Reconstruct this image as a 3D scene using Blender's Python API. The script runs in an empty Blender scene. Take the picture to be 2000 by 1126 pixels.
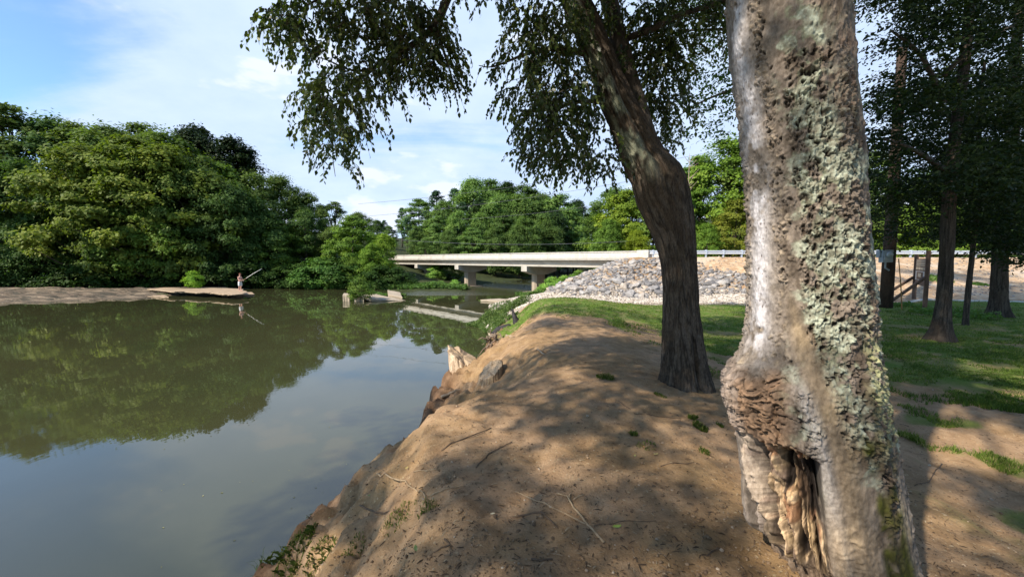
import bpy, math, random
import numpy as np
from mathutils import Vector, Matrix
S = bpy.context.scene
C = S.collection
# ------------------------------------------------------------------ camera, sky, sun, exposure
F = 800.0; EYE = 3.7; TP = 0.07
PITCH = math.atan(TP); CP, SP = math.cos(PITCH), math.sin(PITCH)
cam_d = bpy.data.cameras.new('camera'); cam = bpy.data.objects.new('camera', cam_d); C.objects.link(cam)
cam_d.sensor_width = 36; cam_d.lens = 36*F/2000; cam_d.clip_start = 0.05; cam_d.clip_end = 3000
cam.location = (0, 0, EYE); cam.rotation_euler = (math.pi/2-PITCH, 0, 0)
S.camera = cam
SUN_TO = Vector((0.787, 0.617, 0)).normalized(); SUN_EL = math.radians(41)
sdir = Vector((SUN_TO.x*math.cos(SUN_EL), SUN_TO.y*math.cos(SUN_EL), -math.sin(SUN_EL)))
sl = bpy.data.lights.new('sun', 'SUN'); sl.energy = 5.0; sl.angle = math.radians(0.9); sl.color = (1, 0.90, 0.76)
so = bpy.data.objects.new('sun', sl); C.objects.link(so); so.rotation_euler = sdir.to_track_quat('-Z', 'Y').to_euler(); so.location = (-20, -15, 30)
S.view_settings.view_transform = 'Standard'; S.view_settings.look = 'None'; S.view_settings.gamma = 1
S.view_settings.exposure = 0.76; S.view_settings.use_curve_mapping = False
S.cycles.max_bounces = 6; S.cycles.diffuse_bounces = 3; S.cycles.glossy_bounces = 3; S.cycles.transmission_bounces = 3
S.cycles.use_denoising = True

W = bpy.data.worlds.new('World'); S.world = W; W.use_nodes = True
def world():
    nt = W.node_tree; nt.nodes.clear(); N = nt.nodes.new; L = nt.links.new
    out = N('ShaderNodeOutputWorld'); mix = N('ShaderNodeMixShader'); L(mix.outputs[0], out.inputs[0])
    sky = N('ShaderNodeTexSky'); sky.sky_type = 'NISHITA'; sky.sun_disc = False
    sky.sun_elevation = SUN_EL; sky.sun_rotation = math.atan2(-SUN_TO.x, -SUN_TO.y) ; sky.air_density = 1.0; sky.dust_density = 0.4; sky.ozone_density = 2.0
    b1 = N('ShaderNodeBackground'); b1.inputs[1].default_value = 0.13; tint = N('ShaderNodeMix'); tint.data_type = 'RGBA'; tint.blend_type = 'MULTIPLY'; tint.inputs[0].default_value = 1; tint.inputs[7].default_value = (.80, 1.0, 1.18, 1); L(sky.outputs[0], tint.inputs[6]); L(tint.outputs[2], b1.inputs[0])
    b2 = N('ShaderNodeBackground'); b2.inputs[1].default_value = 1.0
    tc = N('ShaderNodeTexCoord'); sep = N('ShaderNodeSeparateXYZ'); L(tc.outputs['Generated'], sep.inputs[0])
    def M(op, a, b=None, c=None):
        m = N('ShaderNodeMath'); m.operation = op
        for i, v in enumerate((a, b, c)):
            if v is None: continue
            if isinstance(v, (int, float)): m.inputs[i].default_value = v
            else: L(v, m.inputs[i])
        return m.outputs[0]
    zz = M('ADD', M('MAXIMUM', sep.outputs[2], 0.0), 0.22)
    px = M('DIVIDE', sep.outputs[0], zz); py = M('DIVIDE', sep.outputs[1], zz)
    cb = N('ShaderNodeCombineXYZ'); L(px, cb.inputs[0]); L(py, cb.inputs[1])
    mp = N('ShaderNodeMapping'); mp.inputs['Rotation'].default_value = (0, 0, math.radians(-38)); mp.inputs['Scale'].default_value = (0.55, 1.7, 1); L(cb.outputs[0], mp.inputs[0])
    n1 = N('ShaderNodeTexNoise'); n1.inputs['Scale'].default_value = 1.3; n1.inputs['Detail'].default_value = 9; n1.inputs['Roughness'].default_value = 0.55; n1.inputs['Distortion'].default_value = 0.35; L(mp.outputs[0], n1.inputs[0])
    n2 = N('ShaderNodeTexNoise'); n2.inputs['Scale'].default_value = 2.4; n2.inputs['Detail'].default_value = 8; n2.inputs['Roughness'].default_value = 0.6; L(cb.outputs[0], n2.inputs[0])
    # open blue towards the upper left of the view, veil elsewhere
    # the veil thins out to the left
    gx = M('MULTIPLY', sep.outputs[0], -1.35)
    g = M('SUBTRACT', M('MULTIPLY', M('SUBTRACT', gx, 0.77), 2.6), M('MULTIPLY', M('SUBTRACT', 0.36, sep.outputs[2]), 1.25))
    g = M('MINIMUM', M('MAXIMUM', g, -0.16), 0.42)
    v = M('SUBTRACT', M('ADD', M('MULTIPLY', n1.outputs['Fac'], 1.9), -0.28), g)
    v = M('ADD', v, M('MULTIPLY', M('SUBTRACT', n2.outputs['Fac'], .5), .5))
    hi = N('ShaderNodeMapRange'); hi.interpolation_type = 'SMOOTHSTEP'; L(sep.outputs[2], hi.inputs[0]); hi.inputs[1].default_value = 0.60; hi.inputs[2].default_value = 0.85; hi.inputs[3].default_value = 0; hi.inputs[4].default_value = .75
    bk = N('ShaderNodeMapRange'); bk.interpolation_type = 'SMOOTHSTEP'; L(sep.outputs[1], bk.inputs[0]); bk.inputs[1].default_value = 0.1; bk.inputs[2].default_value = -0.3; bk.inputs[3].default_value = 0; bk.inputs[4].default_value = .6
    v = M('SUBTRACT', M('SUBTRACT', v, hi.outputs[0]), bk.outputs[0])  # veil thinned overhead and behind, out of view, to cut ambient light
    mr = N('ShaderNodeMapRange'); mr.interpolation_type = 'SMOOTHSTEP'; L(v, mr.inputs[0]); mr.inputs[1].default_value = 0.12; mr.inputs[2].default_value = 0.72; mr.inputs[3].default_value = 0.08; mr.inputs[4].default_value = 0.97
    L(mr.outputs[0], mix.inputs[0])
    cr = N('ShaderNodeValToRGB'); L(n2.outputs['Fac'], cr.inputs[0])
    e = cr.color_ramp.elements; e[0].position = 0.33; e[0].color = (0.395, 0.50, 0.68, 1); e[1].position = 0.68; e[1].color = (0.48, 0.575, 0.72, 1)
    # cumulus near the horizon
    mp2 = N('ShaderNodeMapping'); mp2.inputs['Scale'].default_value = (1, 1, 2.6); L(tc.outputs['Generated'], mp2.inputs[0])
    n3 = N('ShaderNodeTexNoise'); n3.inputs['Scale'].default_value = 5.5; n3.inputs['Detail'].default_value = 7; L(mp2.outputs[0], n3.inputs[0])
    band = N('ShaderNodeMapRange'); L(sep.outputs[2], band.inputs[0]); band.inputs[1].default_value = 0.20; band.inputs[2].default_value = 0.08; band.inputs[3].default_value = 0; band.inputs[4].default_value = 0.14
    w = N('ShaderNodeMapRange'); w.interpolation_type = 'SMOOTHSTEP'; L(M('ADD', n3.outputs['Fac'], band.outputs[0]), w.inputs[0]); w.inputs[1].default_value = 0.60; w.inputs[2].default_value = 0.68; w.inputs[4].default_value = .7
    mx = N('ShaderNodeMix'); mx.data_type = 'RGBA'; L(w.outputs[0], mx.inputs[0]); L(cr.outputs[0], mx.inputs[6]); mx.inputs[7].default_value = (0.62, 0.65, 0.74, 1)
    L(mx.outputs[2], b2.inputs[0]); L(b1.outputs[0], mix.inputs[1]); L(b2.outputs[0], mix.inputs[2])
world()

# ------------------------------------------------------------------ helpers
def ray(px, py):
    u = (px-1000)/F; v = (563-py)/F
    return np.array([u, CP+v*SP, -SP+v*CP])
def at(px, py, Y):                      # point on the pixel's ray at depth Y
    r = ray(px, py); k = Y/r[1]
    return np.array([r[0]*k, Y, EYE+r[2]*k])
def G(px, py, z=0.0):                   # point on the pixel's ray at height z
    r = ray(px, py); k = (z-EYE)/r[2]
    return np.array([r[0]*k, r[1]*k, z])
def ss(a, b, x):
    t = np.clip((x-a)/(b-a), 0, 1); return t*t*(3-2*t)
def _h(i, j, k, s):
    n = (i.astype(np.int64)*374761393 + j.astype(np.int64)*668265263 + k.astype(np.int64)*2147483647 + s*1274126177) & 0xffffffff
    n = ((n ^ (n >> 13))*1274126177) & 0xffffffff
    n = ((n ^ (n >> 16))*2246822519) & 0xffffffff
    return ((n ^ (n >> 15)) & 0xffff)/65535.0
def vn(x, y, z=0.0, s=0):
    x, y, z = np.broadcast_arrays(np.asarray(x, float), np.asarray(y, float), np.asarray(z, float))
    i, j, k = np.floor(x), np.floor(y), np.floor(z); fx, fy, fz = x-i, y-j, z-k
    fx, fy, fz = (f*f*(3-2*f) for f in (fx, fy, fz)); r = 0
    for a in (0, 1):
        for b in (0, 1):
            for c in (0, 1):
                r = r + _h(i+a, j+b, k+c, s)*(fx if a else 1-fx)*(fy if b else 1-fy)*(fz if c else 1-fz)
    return r*2-1
def fbm(x, y, z=0.0, o=4, s=0, g=0.5):
    r = 0; a = 1; f = 1
    for q in range(o): r = r+a*vn(x*f, y*f, np.asarray(z)*f, s+q*7); a *= g; f *= 2.03
    return r
def worley(x, y, z, s=0, want2=False):
    x, y, z = np.broadcast_arrays(np.asarray(x, float), np.asarray(y, float), np.asarray(z, float))
    i, j, k = np.floor(x), np.floor(y), np.floor(z); d1 = np.full(x.shape, 9.0); idr = np.zeros(x.shape)
    for a in (-1, 0, 1):
        for b in (-1, 0, 1):
            for c in (-1, 0, 1):
                ii, jj, kk = i+a, j+b, k+c
                dx = ii+_h(ii, jj, kk, s+1)-x; dy = jj+_h(ii, jj, kk, s+2)-y; dz = kk+_h(ii, jj, kk, s+3)-z
                d = np.sqrt(dx*dx+dy*dy+dz*dz); m = d < d1
                d1 = np.where(m, d, d1); idr = np.where(m, _h(ii, jj, kk, s+4), idr)
    return d1, idr

def link_mesh(name, me, mat=None, parent=None, smooth=False):
    if mat is not None: me.materials.append(mat)
    if smooth: me.polygons.foreach_set('use_smooth', np.ones(len(me.polygons), bool))
    o = bpy.data.objects.new(name, me); C.objects.link(o)
    if parent: o.parent = parent
    return o
def np_mesh(name, V, Fc, attrs=None):    # Fc: (n,k) index array, every face k corners
    V = np.asarray(V, np.float32); Fc = np.asarray(Fc, np.int32); me = bpy.data.meshes.new(name)
    me.vertices.add(len(V)); me.vertices.foreach_set('co', V.ravel())
    n, k = Fc.shape; me.loops.add(n*k); me.loops.foreach_set('vertex_index', Fc.ravel())
    me.polygons.add(n); me.polygons.foreach_set('loop_start', np.arange(0, n*k, k, dtype=np.int32))
    me.polygons.foreach_set('loop_total', np.full(n, k, np.int32))
    if attrs:
        for a, v in attrs.items():
            v = np.asarray(v, np.float32)
            if v.ndim == 1: t = me.attributes.new(a, 'FLOAT', 'POINT'); t.data.foreach_set('value', v)
            else:
                t = me.attributes.new(a, 'FLOAT_COLOR', 'POINT'); c4 = np.ones((len(v), 4), np.float32); c4[:, :3] = v; t.data.foreach_set('color', c4.ravel())
    me.update(calc_edges=True); me.validate()
    return me
class MB:
    def __init__(s): s.V = []; s.F = []
    def add(s, V, Fs):
        b = len(s.V); s.V += [tuple(map(float, v)) for v in V]; s.F += [tuple(b+i for i in f) for f in Fs]
    def box(s, c, d, ax=None):           # centre, full sizes, optional 3 axis vectors
        X, Y, Z = ax if ax else (np.array([1, 0, 0]), np.array([0, 1, 0]), np.array([0, 0, 1]))
        c = np.array(c, float); V = []
        for i in (-1, 1):
            for j in (-1, 1):
                for k in (-1, 1): V.append(c+X*i*d[0]/2+Y*j*d[1]/2+Z*k*d[2]/2)
        s.add(V, [(0, 1, 3, 2), (4, 6, 7, 5), (0, 4, 5, 1), (2, 3, 7, 6), (0, 2, 6, 4), (1, 5, 7, 3)])
    def tube(s, P, R, n=8, cap=True, jit=0, rng=None):
        P = [np.array(p, float) for p in P]; R = [R]*len(P) if isinstance(R, (int, float)) else R; V = []; Fs = []
        ref = None
        for i, p in enumerate(P):
            t = P[min(i+1, len(P)-1)]-P[max(i-1, 0)]; t /= np.linalg.norm(t)+1e-9
            if ref is None: ref = np.cross(t, [0.3, 0.9, 0.2] if abs(t[2]) > .5 else [0, 0, 1.])
            ref = ref-t*np.dot(ref, t); ref /= np.linalg.norm(ref)+1e-9; b = np.cross(t, ref)
            for k in range(n):
                a = 2*math.pi*k/n; r = R[i]*(1+(jit*(rng.random()-.5) if rng else 0)); V.append(p+ref*math.cos(a)*r+b*math.sin(a)*r)
        for i in range(len(P)-1):
            for k in range(n): Fs.append((i*n+k, i*n+(k+1) % n, (i+1)*n+(k+1) % n, (i+1)*n+k))
        if cap: Fs += [tuple(range(n-1, -1, -1)), tuple((len(P)-1)*n+k for k in range(n))]
        s.add(V, Fs)
    def build(s, name, mat, parent=None, smooth=False):
        me = bpy.data.meshes.new(name); me.from_pydata(s.V, [], s.F); me.update()
        return link_mesh(name, me, mat, parent, smooth)
def tag(o, label, cat, group=None, kind=None):
    if label: o['label'] = label
    if cat: o['category'] = cat
    if group: o['group'] = group
    if kind: o['kind'] = kind
    return o
def empty(name, loc, rz=0):
    o = bpy.data.objects.new(name, None); C.objects.link(o); o.location = tuple(map(float, loc)); o.rotation_euler = (0, 0, rz); o.empty_display_size = .2
    return o
def structure(o): o['kind'] = 'structure'; return o
def copy_tree(o, parent=None):
    c = o.copy(); C.objects.link(c); c.parent = parent
    for ch in [x for x in bpy.data.objects if x.parent == o]: copy_tree(ch, c)
    return c

# ------------------------------------------------------------------ materials
class NT:
    def __init__(s, name, rough=0.8, spec=0.3):
        s.m = bpy.data.materials.new(name); s.m.use_nodes = True; s.nt = s.m.node_tree
        s.b = s.nt.nodes['Principled BSDF']; s.b.inputs['Roughness'].default_value = rough; s.b.inputs['Specular IOR Level'].default_value = spec
    def N(s, t, **k):
        n = s.nt.nodes.new(t)
        for a, v in k.items(): setattr(n, a, v)
        return n
    def L(s, a, b): s.nt.links.new(a, b)
    def inp(s, sock, v):
        if isinstance(v, (int, float)): sock.default_value = v
        elif isinstance(v, tuple): sock.default_value = v if len(v) == 4 or len(sock.default_value) == 3 else (*v, 1)
        else: s.L(v, sock)
    def math(s, op, a, b=0.0):
        n = s.N('ShaderNodeMath', operation=op); s.inp(n.inputs[0], a); s.inp(n.inputs[1], b); return n.outputs[0]
    def noise(s, scale, detail=5, rough=.55, dist=0, coord='Object', stretch=None):
        tc = s.N('ShaderNodeTexCoord'); src = tc.outputs[coord]
        if stretch: mp = s.N('ShaderNodeMapping'); mp.inputs['Scale'].default_value = stretch; s.L(src, mp.inputs[0]); src = mp.outputs[0]
        n = s.N('ShaderNodeTexNoise'); n.inputs['Scale'].default_value = scale; n.inputs['Detail'].default_value = detail; n.inputs['Roughness'].default_value = rough; n.inputs['Distortion'].default_value = dist
        s.L(src, n.inputs[0]); return n.outputs['Fac']
    def vor(s, scale, coord='Object', out='Distance', feature='F1', stretch=None):
        tc = s.N('ShaderNodeTexCoord'); src = tc.outputs[coord]
        if stretch: mp = s.N('ShaderNodeMapping'); mp.inputs['Scale'].default_value = stretch; s.L(src, mp.inputs[0]); src = mp.outputs[0]
        n = s.N('ShaderNodeTexVoronoi', feature=feature); n.inputs['Scale'].default_value = scale; s.L(src, n.inputs[0]); return n.outputs[out]
    def ramp(s, fac, stops):
        r = s.N('ShaderNodeValToRGB'); s.inp(r.inputs[0], fac); e = r.color_ramp.elements
        while len(e) < len(stops): e.new(.5)
        for i, (p, c) in enumerate(stops): e[i].position = p; e[i].color = (*c, 1)
        return r.outputs[0]
    def mix(s, fac, a, b, mode='MIX'):
        n = s.N('ShaderNodeMix', data_type='RGBA', blend_type=mode); s.inp(n.inputs[0], fac)
        s.inp(n.inputs[6], a); s.inp(n.inputs[7], b); return n.outputs[2]
    def maprange(s, v, a, b, c=0., d=1., smooth=True):
        n = s.N('ShaderNodeMapRange'); n.interpolation_type = 'SMOOTHSTEP' if smooth else 'LINEAR'; s.inp(n.inputs[0], v)
        for i, q in enumerate((a, b, c, d)): n.inputs[i+1].default_value = q
        return n.outputs[0]
    def attr(s, name, out='Fac'): n = s.N('ShaderNodeAttribute', attribute_name=name); return n.outputs[out]
    def color(s, c): s.inp(s.b.inputs['Base Color'], c); s.col = c
    def bump(s, h, strength=.5, dist=.02):
        n = s.N('ShaderNodeBump'); n.inputs['Strength'].default_value = strength; n.inputs['Distance'].default_value = dist; s.L(h, n.inputs['Height'])
        if s.b.inputs['Normal'].is_linked: s.L(s.b.inputs['Normal'].links[0].from_socket, n.inputs['Normal'])
        s.L(n.outputs[0], s.b.inputs['Normal'])

def simple(name, c1, c2, scale=8, rough=.85, bump=.3, dist=.02, spec=.25, detail=7, stretch=None):
    t = NT(name, rough, spec); n = t.noise(scale, detail, .6, stretch=stretch); t.color(t.ramp(n, [(.3, c1), (.7, c2)]))
    if bump: t.bump(n, bump, dist)
    return t.m
def leafmat(name, cols, trans=.35, rough=.55, useobj=True, spec=.12):
    t = NT(name, rough, spec); a = t.attr('rnd'); c = t.ramp(a, cols)
    if useobj:
        oi = t.N('ShaderNodeObjectInfo'); c = t.mix(1.0, c, oi.outputs['Color'], 'MULTIPLY')
    t.color(c)
    tr = t.N('ShaderNodeBsdfTranslucent'); c2 = t.mix(1.0, c, (1.25, 1.45, .55), 'MULTIPLY'); t.L(c2, tr.inputs[0])
    ms = t.N('ShaderNodeMixShader'); ms.inputs[0].default_value = trans; t.L(t.b.outputs[0], ms.inputs[1]); t.L(tr.outputs[0], ms.inputs[2])
    t.L(ms.outputs[0], t.nt.nodes['Material Output'].inputs[0])
    return t.m
M = {}
M['leaf_wood'] = leafmat('leaf_wood', [(0, (.042, .070, .018)), (.5, (.085, .130, .028)), (1, (.15, .195, .046))])
M['leaf_near'] = leafmat('leaf_near', [(0, (.024, .040, .013)), (.6, (.052, .078, .021)), (1, (.13, .155, .040))], trans=.36, rough=.38, spec=.35)
M['leaf_dark'] = leafmat('leaf_dark', [(0, (.008, .017, .006)), (.6, (.015, .028, .008)), (1, (.034, .052, .013))], trans=.25)  # dark leaves; colour also carries the shade over the park trees
M['weed'] = leafmat('weed', [(0, (.045, .09, .02)), (.5, (.085, .16, .03)), (1, (.16, .23, .05))], trans=.35)
M['needle'] = leafmat('needle', [(0, (.022, .045, .022)), (.6, (.040, .075, .030)), (1, (.065, .105, .042))], trans=.12)
M['bark'] = simple('bark', (.035, .027, .020), (.105, .085, .065), 5, .9, .8, .05, stretch=(3, 3, .7))
M['twig'] = simple('twig', (.05, .038, .028), (.12, .09, .065), 12, .9, .3)
M['grass'] = leafmat('grass', [(0, (.050, .080, .016)), (.5, (.095, .145, .024)), (.8, (.15, .19, .04)), (1, (.26, .22, .10))], trans=.3, useobj=False)
# ------------------------------------------------------------------ terrain
def g2(px, py, z=0.0): p = G(px, py, z); return (p[0], p[1])
RIVER = [(-2.75, -60), (-2.8, 0), (-2.7, 3), (-2.72, 4.3), (-2.55, 5.2), (-2.3, 6.0), (-1.85, 6.8), (-1.75, 8), (-1.85, 9.5), (-1.65, 11), (-1.2, 13.5), (-.75, 15.5), (-.7, 18), (-1.2, 20.5),
         (-1.9, 23.0), (-1.5, 26), (-1.55, 29.5), (-1.9, 32.5), g2(1000, 583), g2(1022, 578), g2(1062, 573), (6.0, 50), (10, 58), (15, 70), (22, 90), (44, 140), (60, 190),
         (48, 190), (30, 140), (9, 96), (3, 78), (-2.6, 67), (-5, 60), g2(905, 567), g2(860, 567), g2(780, 567), g2(700, 564), g2(640, 563), g2(520, 562), (-42, 51), (-55, 49), (-90, 46), (-180, 40), (-180, -60)]
def poly_sd(x, y, P):                     # signed distance, positive outside the river
    x = np.asarray(x, float); y = np.asarray(y, float); d = np.full(x.shape, 1e9); ins = np.zeros(x.shape, bool); n = len(P)
    for i in range(n):
        ax, ay = P[i]; bx, by = P[(i+1) % n]; ex, ey = bx-ax, by-ay
        t = np.clip(((x-ax)*ex+(y-ay)*ey)/(ex*ex+ey*ey+1e-12), 0, 1)
        d = np.minimum(d, np.hypot(x-ax-t*ex, y-ay-t*ey))
        if ay != by:
            c = ((ay > y) != (by > y)) & (x < (bx-ax)*(y-ay)/(by-ay)+ax); ins ^= c
    return np.where(ins, -d, d)
# the bridge's front edge line runs from B0 away along BD; BN points across the deck
B0 = np.array([10.7, 34.3]); BD = np.array([-.659, .752]); BN = np.array([.752, .659]); BW = 5.6
ROAD_Z = 3.88
ROADP = [(B0[0], B0[1]), (15, 33.2), (22, 33.4), (40, 34.5), (120, 38), (120, 45), (40, 41.5), (20, 39.8), tuple(B0+BN*BW)]
def height(x, y, detail=True):
    x = np.asarray(x, float); y = np.asarray(y, float)
    d = poly_sd(x, y, RIVER)
    if detail: d = d + (.13*fbm(x*1.1, y*1.1, s=3, o=3)+.09*fbm(x*3.5, y*3.5, s=4, o=3))*ss(25, 12, y) + .25*fbm(x*.4, y*.4, s=5, o=3)*ss(20, 40, y)
    right = (x > -3.2) & (x > -3.2+(y-40)*.35) & (y < 75) | (x > 10+(y-60)*.55)
    # near bank
    xr = np.interp(y, [0, 3, 6, 10, 14, 18, 24], [.4, .35, .45, .9, 1.6, 2.1, 2.4])
    lawn = 1.50 + .08*fbm(x*.25, y*.25, s=9, o=2) - .10*ss(6, 2, y)
    ridge = .60*np.exp(-(np.clip((x-xr-.5)/2.7, 0, 9))**2)*(1-ss(16.5, 22.5, y))
    ridge = np.where(x < xr+.5, .60*(1-ss(16.5, 22.5, y))*np.ones_like(x), ridge)
    Lr = lawn+ridge; Lr = Lr-(Lr-1.15)*ss(20.5, 25, y)*ss(13, 8, x)
    ph = y*.9+2.2*vn(x*.2, y*.35, s=12); cut = .30+.28*vn(y*.55, 0*y, s=41)
    prof = (.18+.45*cut)*ss(-.05, .30, d) + (.82-.45*cut)*ss(.12, 2.5+.6*vn(y*.45, 1.3, s=21), d)
    beach = ss(-.3, 7, d)*.95+.05
    b = ss(20.5, 25.5, y); prof = prof*(1-b)+beach*b
    hr = Lr*prof
    hr = np.where(d < 0.05, np.minimum(hr, d*1.6+.08), hr)
    rd = np.maximum(poly_sd(x, y, ROADP), 0)
    sl = .40-.215*ss(14.5, 21, x); emb = ROAD_Z - sl*np.maximum(rd-.9, 0)
    back = (y > 38) & (x > 8)
    emb = np.where(back, ROAD_Z-.25*np.maximum(rd-.9, 0), emb)
    emb = np.minimum(emb, ROAD_Z-.02); emb = np.where(d < 5, emb*ss(-1, 6, d)-.3*(1-ss(0, 4, d)), emb)
    land_far = 1.6+.05*np.maximum(y-50, 0)+.10*np.maximum(y-75, 0)
    hr = np.where(back, np.minimum(hr, 2.2)+np.maximum(land_far-1.6, 0)*ss(0, 12, d), hr)
    k = .25; hr = np.maximum(hr, emb) 
    # left and far bank
    hl = .22*ss(0, 1.2, d)+1.5*ss(2, 12, d)+.16*np.clip(d-9, 0, 60)+.04*np.clip(d-60, 0, 400)
    hl = np.where(d < 0.05, d*.8+.05, hl)
    h = np.where(right, hr, hl)
    h = np.where(d < -.2, np.maximum(np.minimum(h, d*.9), -1.6), h)
    if detail:
        land = ss(0, .6, d)
        h = h+land*ss(30, 14, y)*(.042*fbm(x*1.4, y*1.4, s=31, o=4)+.020*fbm(x*5, y*5, s=33, o=4, g=.6)-.05*ss(.12, .0, np.abs(fbm(x*.9+.5*y, y*.5, s=39, o=3)))*ss(.3, 1.5, d)*ss(3.2, 2, d))
        face = ss(.0, .15, d)*ss(1.9, .5, d)*ss(24, 15, y)*ss(-4, -3, x)
        h = h+face*(.15*fbm(x*3, y*3, s=36, o=4, g=.6)+.06*fbm(x*10, y*10, s=37, o=3))
        h = h+ss(18, 30, y)*land*.07*fbm(x*.8, y*.8, s=35, o=3)
    return h
def H1(x, y): return float(height(np.array([x]), np.array([y]))[0])
def axis(pts):                            # [(start, step), ..., (end, None)] with steps interpolated
    out = [pts[0][0]]
    while out[-1] < pts[-1][0]: out.append(out[-1]+float(np.interp(out[-1], [p[0] for p in pts], [p[1] for p in pts])))
    return np.array(out)
gx = axis([(-260, 12), (-90, 3), (-45, 1.0), (-8, .4), (-3.2, .055), (3.2, .055), (7, .12), (16, .22), (45, .7), (120, 5), (300, 15)])
gy = axis([(-40, 4), (-2, .4), (1.5, .05), (7, .06), (14, .10), (24, .18), (38, .3), (60, .8), (120, 4), (400, 20)])
X, Y = np.meshgrid(gx, gy); xs, ys = X.ravel(), Y.ravel(); hs = height(xs, ys)
nx, ny = len(gx), len(gy)
idx = np.arange(nx*ny).reshape(ny, nx); Fq = np.stack([idx[:-1, :-1], idx[:-1, 1:], idx[1:, 1:], idx[1:, :-1]], -1).reshape(-1, 4)
sd = poly_sd(xs, ys, RIVER); rdist = poly_sd(xs, ys, ROADP)
def grass_mask(x, y):
    st = np.interp(x, [-3, -1.0, .6, 2.4, 3.3, 4.5, 7, 20], [14.5, 13.4, 12.8, 11.5, 7.6, 6.6, 5.8, 5.0])
    st = st+1.1*fbm(x*.6, y*.6, s=51, o=3)
    m = ss(-1.2, 2.2, y-st)*(1-.42*ss(.05, .5, fbm(x*.55, y*.9, s=57, o=4))*ss(3, 5, x)*ss(17, 12, y))
    m = m*(1-.95*ss(.75, .1, np.abs(x-(3.4+.10*(y-7))+.3*vn(y*.4, 0*y, s=4)))*ss(13.5, 10, y))      # worn path behind the leaning tree
    low = .68*ss(-.05, .5, fbm(x*.9, y*.9, s=53, o=4))*ss(2.6, 4.2, x)                                    # thin patches nearer
    m = np.maximum(m, low)
    edge = 20.6-.12*np.clip(x-5, 0, 40)*0+.4*vn(x*.3, 0*x, s=2)
    far = np.interp(x, [-3, 1.5, 3, 5, 9, 14, 60], [19.0, 19.5, 20.4, 20.6, 20.4, 20.6, 20.6])
    return m*ss(.35, -.35, y-far-.25*vn(x*.9, y*.3, s=6))
gm = grass_mask(xs, ys)*ss(.15, .7, poly_sd(xs, ys, RIVER)); rightside = (xs > -3.2) & (ys < 60) & (xs > -3.2+(ys-40)*.35)
grv = ss(19.6, 20.8, ys)*ss(31, 27, ys)*ss(13.5, 12.0, xs*.85)*rightside; grv = np.maximum(grv, ss(20, 22, ys)*ss(40, 36, ys)*ss(5.5, 3, xs)*rightside)
grv = grv*(hs > -.3)
emb_m = ss(20.3, 21.2, ys)*ss(13.0, 14.5, xs)*(ys < 48)
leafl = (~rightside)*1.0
me = np_mesh('ground', np.stack([xs, ys, hs], 1), Fq, {'grass': gm*rightside, 'gravel': grv, 'slope': emb_m, 'wood': leafl, 'bank': ss(1.0, .2, sd)*rightside})
t = NT('ground', .95, .12)
n_b = t.noise(.8, 8, .62); n_m = t.noise(5, 8, .65); n_f = t.noise(60, 6, .7); n_s = t.noise(2.2, 9, .7, stretch=(1.2, .9, 1))
dirt = t.ramp(n_m, [(.28, (.170, .104, .050)), (.5, (.255, .163, .080)), (.72, (.335, .225, .118))])
dirt = t.mix(t.maprange(n_b, .35, .65), dirt, t.ramp(n_m, [(.3, (.23, .145, .080)), (.7, (.375, .255, .155))]))
dirt = t.mix(t.maprange(n_f, .52, .75, 0, .5), dirt, (.42, .31, .20)); dirt = t.mix(t.maprange(n_f, .42, .25, 0, .55), dirt, (.09, .055, .035))
litter = t.vor(38, out='Color'); sepc = t.N('ShaderNodeSeparateColor'); t.L(litter, sepc.inputs[0])
vd = t.vor(38); spot = t.math('MULTIPLY', t.maprange(sepc.outputs[0], .86, .88), t.maprange(vd, .42, .30))
dirt = t.mix(t.math('MULTIPLY', spot, .8), dirt, t.mix(sepc.outputs[1], (.10, .06, .035), (.42, .33, .20)))
bankc = t.ramp(n_m, [(.3, (.085, .048, .028)), (.7, (.20, .12, .07))]); dirt = t.mix(t.attr('bank'), dirt, bankc)
gn = t.noise(2.2, 8, .7); gcol = t.ramp(t.noise(26, 8, .75), [(.25, (.045, .085, .014)), (.5, (.085, .145, .020)), (.75, (.15, .17, .045))])
gcol = t.mix(t.maprange(gn, .46, .66, 0, .7), gcol, (.20, .165, .085))
gfac = t.maprange(t.math('ADD', t.attr('grass'), t.math('MULTIPLY', t.math('SUBTRACT', n_s, .5), 1.1)), .30, .70)
gfac = t.math('MULTIPLY', gfac, t.maprange(t.attr('grass'), 0, .12))
c = t.mix(t.math('MULTIPLY', gfac, t.maprange(t.attr('grass'), .25, .95, .35, 1)), dirt, gcol)
grc = t.ramp(t.vor(9, out='Distance'), [(.0, (.42, .37, .30)), (.55, (.32, .27, .21)), (.8, (.12, .09, .065))]); c = t.mix(t.maprange(t.attr('gravel'), .2, .6), c, grc)
slc = t.ramp(t.noise(3.0, 9, .75, stretch=(1, 1, 1)), [(.30, (.22, .13, .07)), (.5, (.40, .27, .16)), (.62, (.50, .40, .27)), (.8, (.60, .53, .42))])
slc = t.mix(t.maprange(t.noise(.35, 4), .50, .66, 0, .75), slc, (.48, .41, .32)); c = t.mix(t.maprange(t.attr('slope'), .2, .7), c, slc)
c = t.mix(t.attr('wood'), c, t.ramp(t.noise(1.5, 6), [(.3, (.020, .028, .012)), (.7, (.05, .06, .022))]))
t.color(c); t.bump(t.noise(14, 8, .7), .55, .05); t.bump(n_f, .5, .008); t.bump(t.vor(60), .25, .006)
ground = structure(link_mesh('ground', me, t.m, smooth=True))

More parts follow.
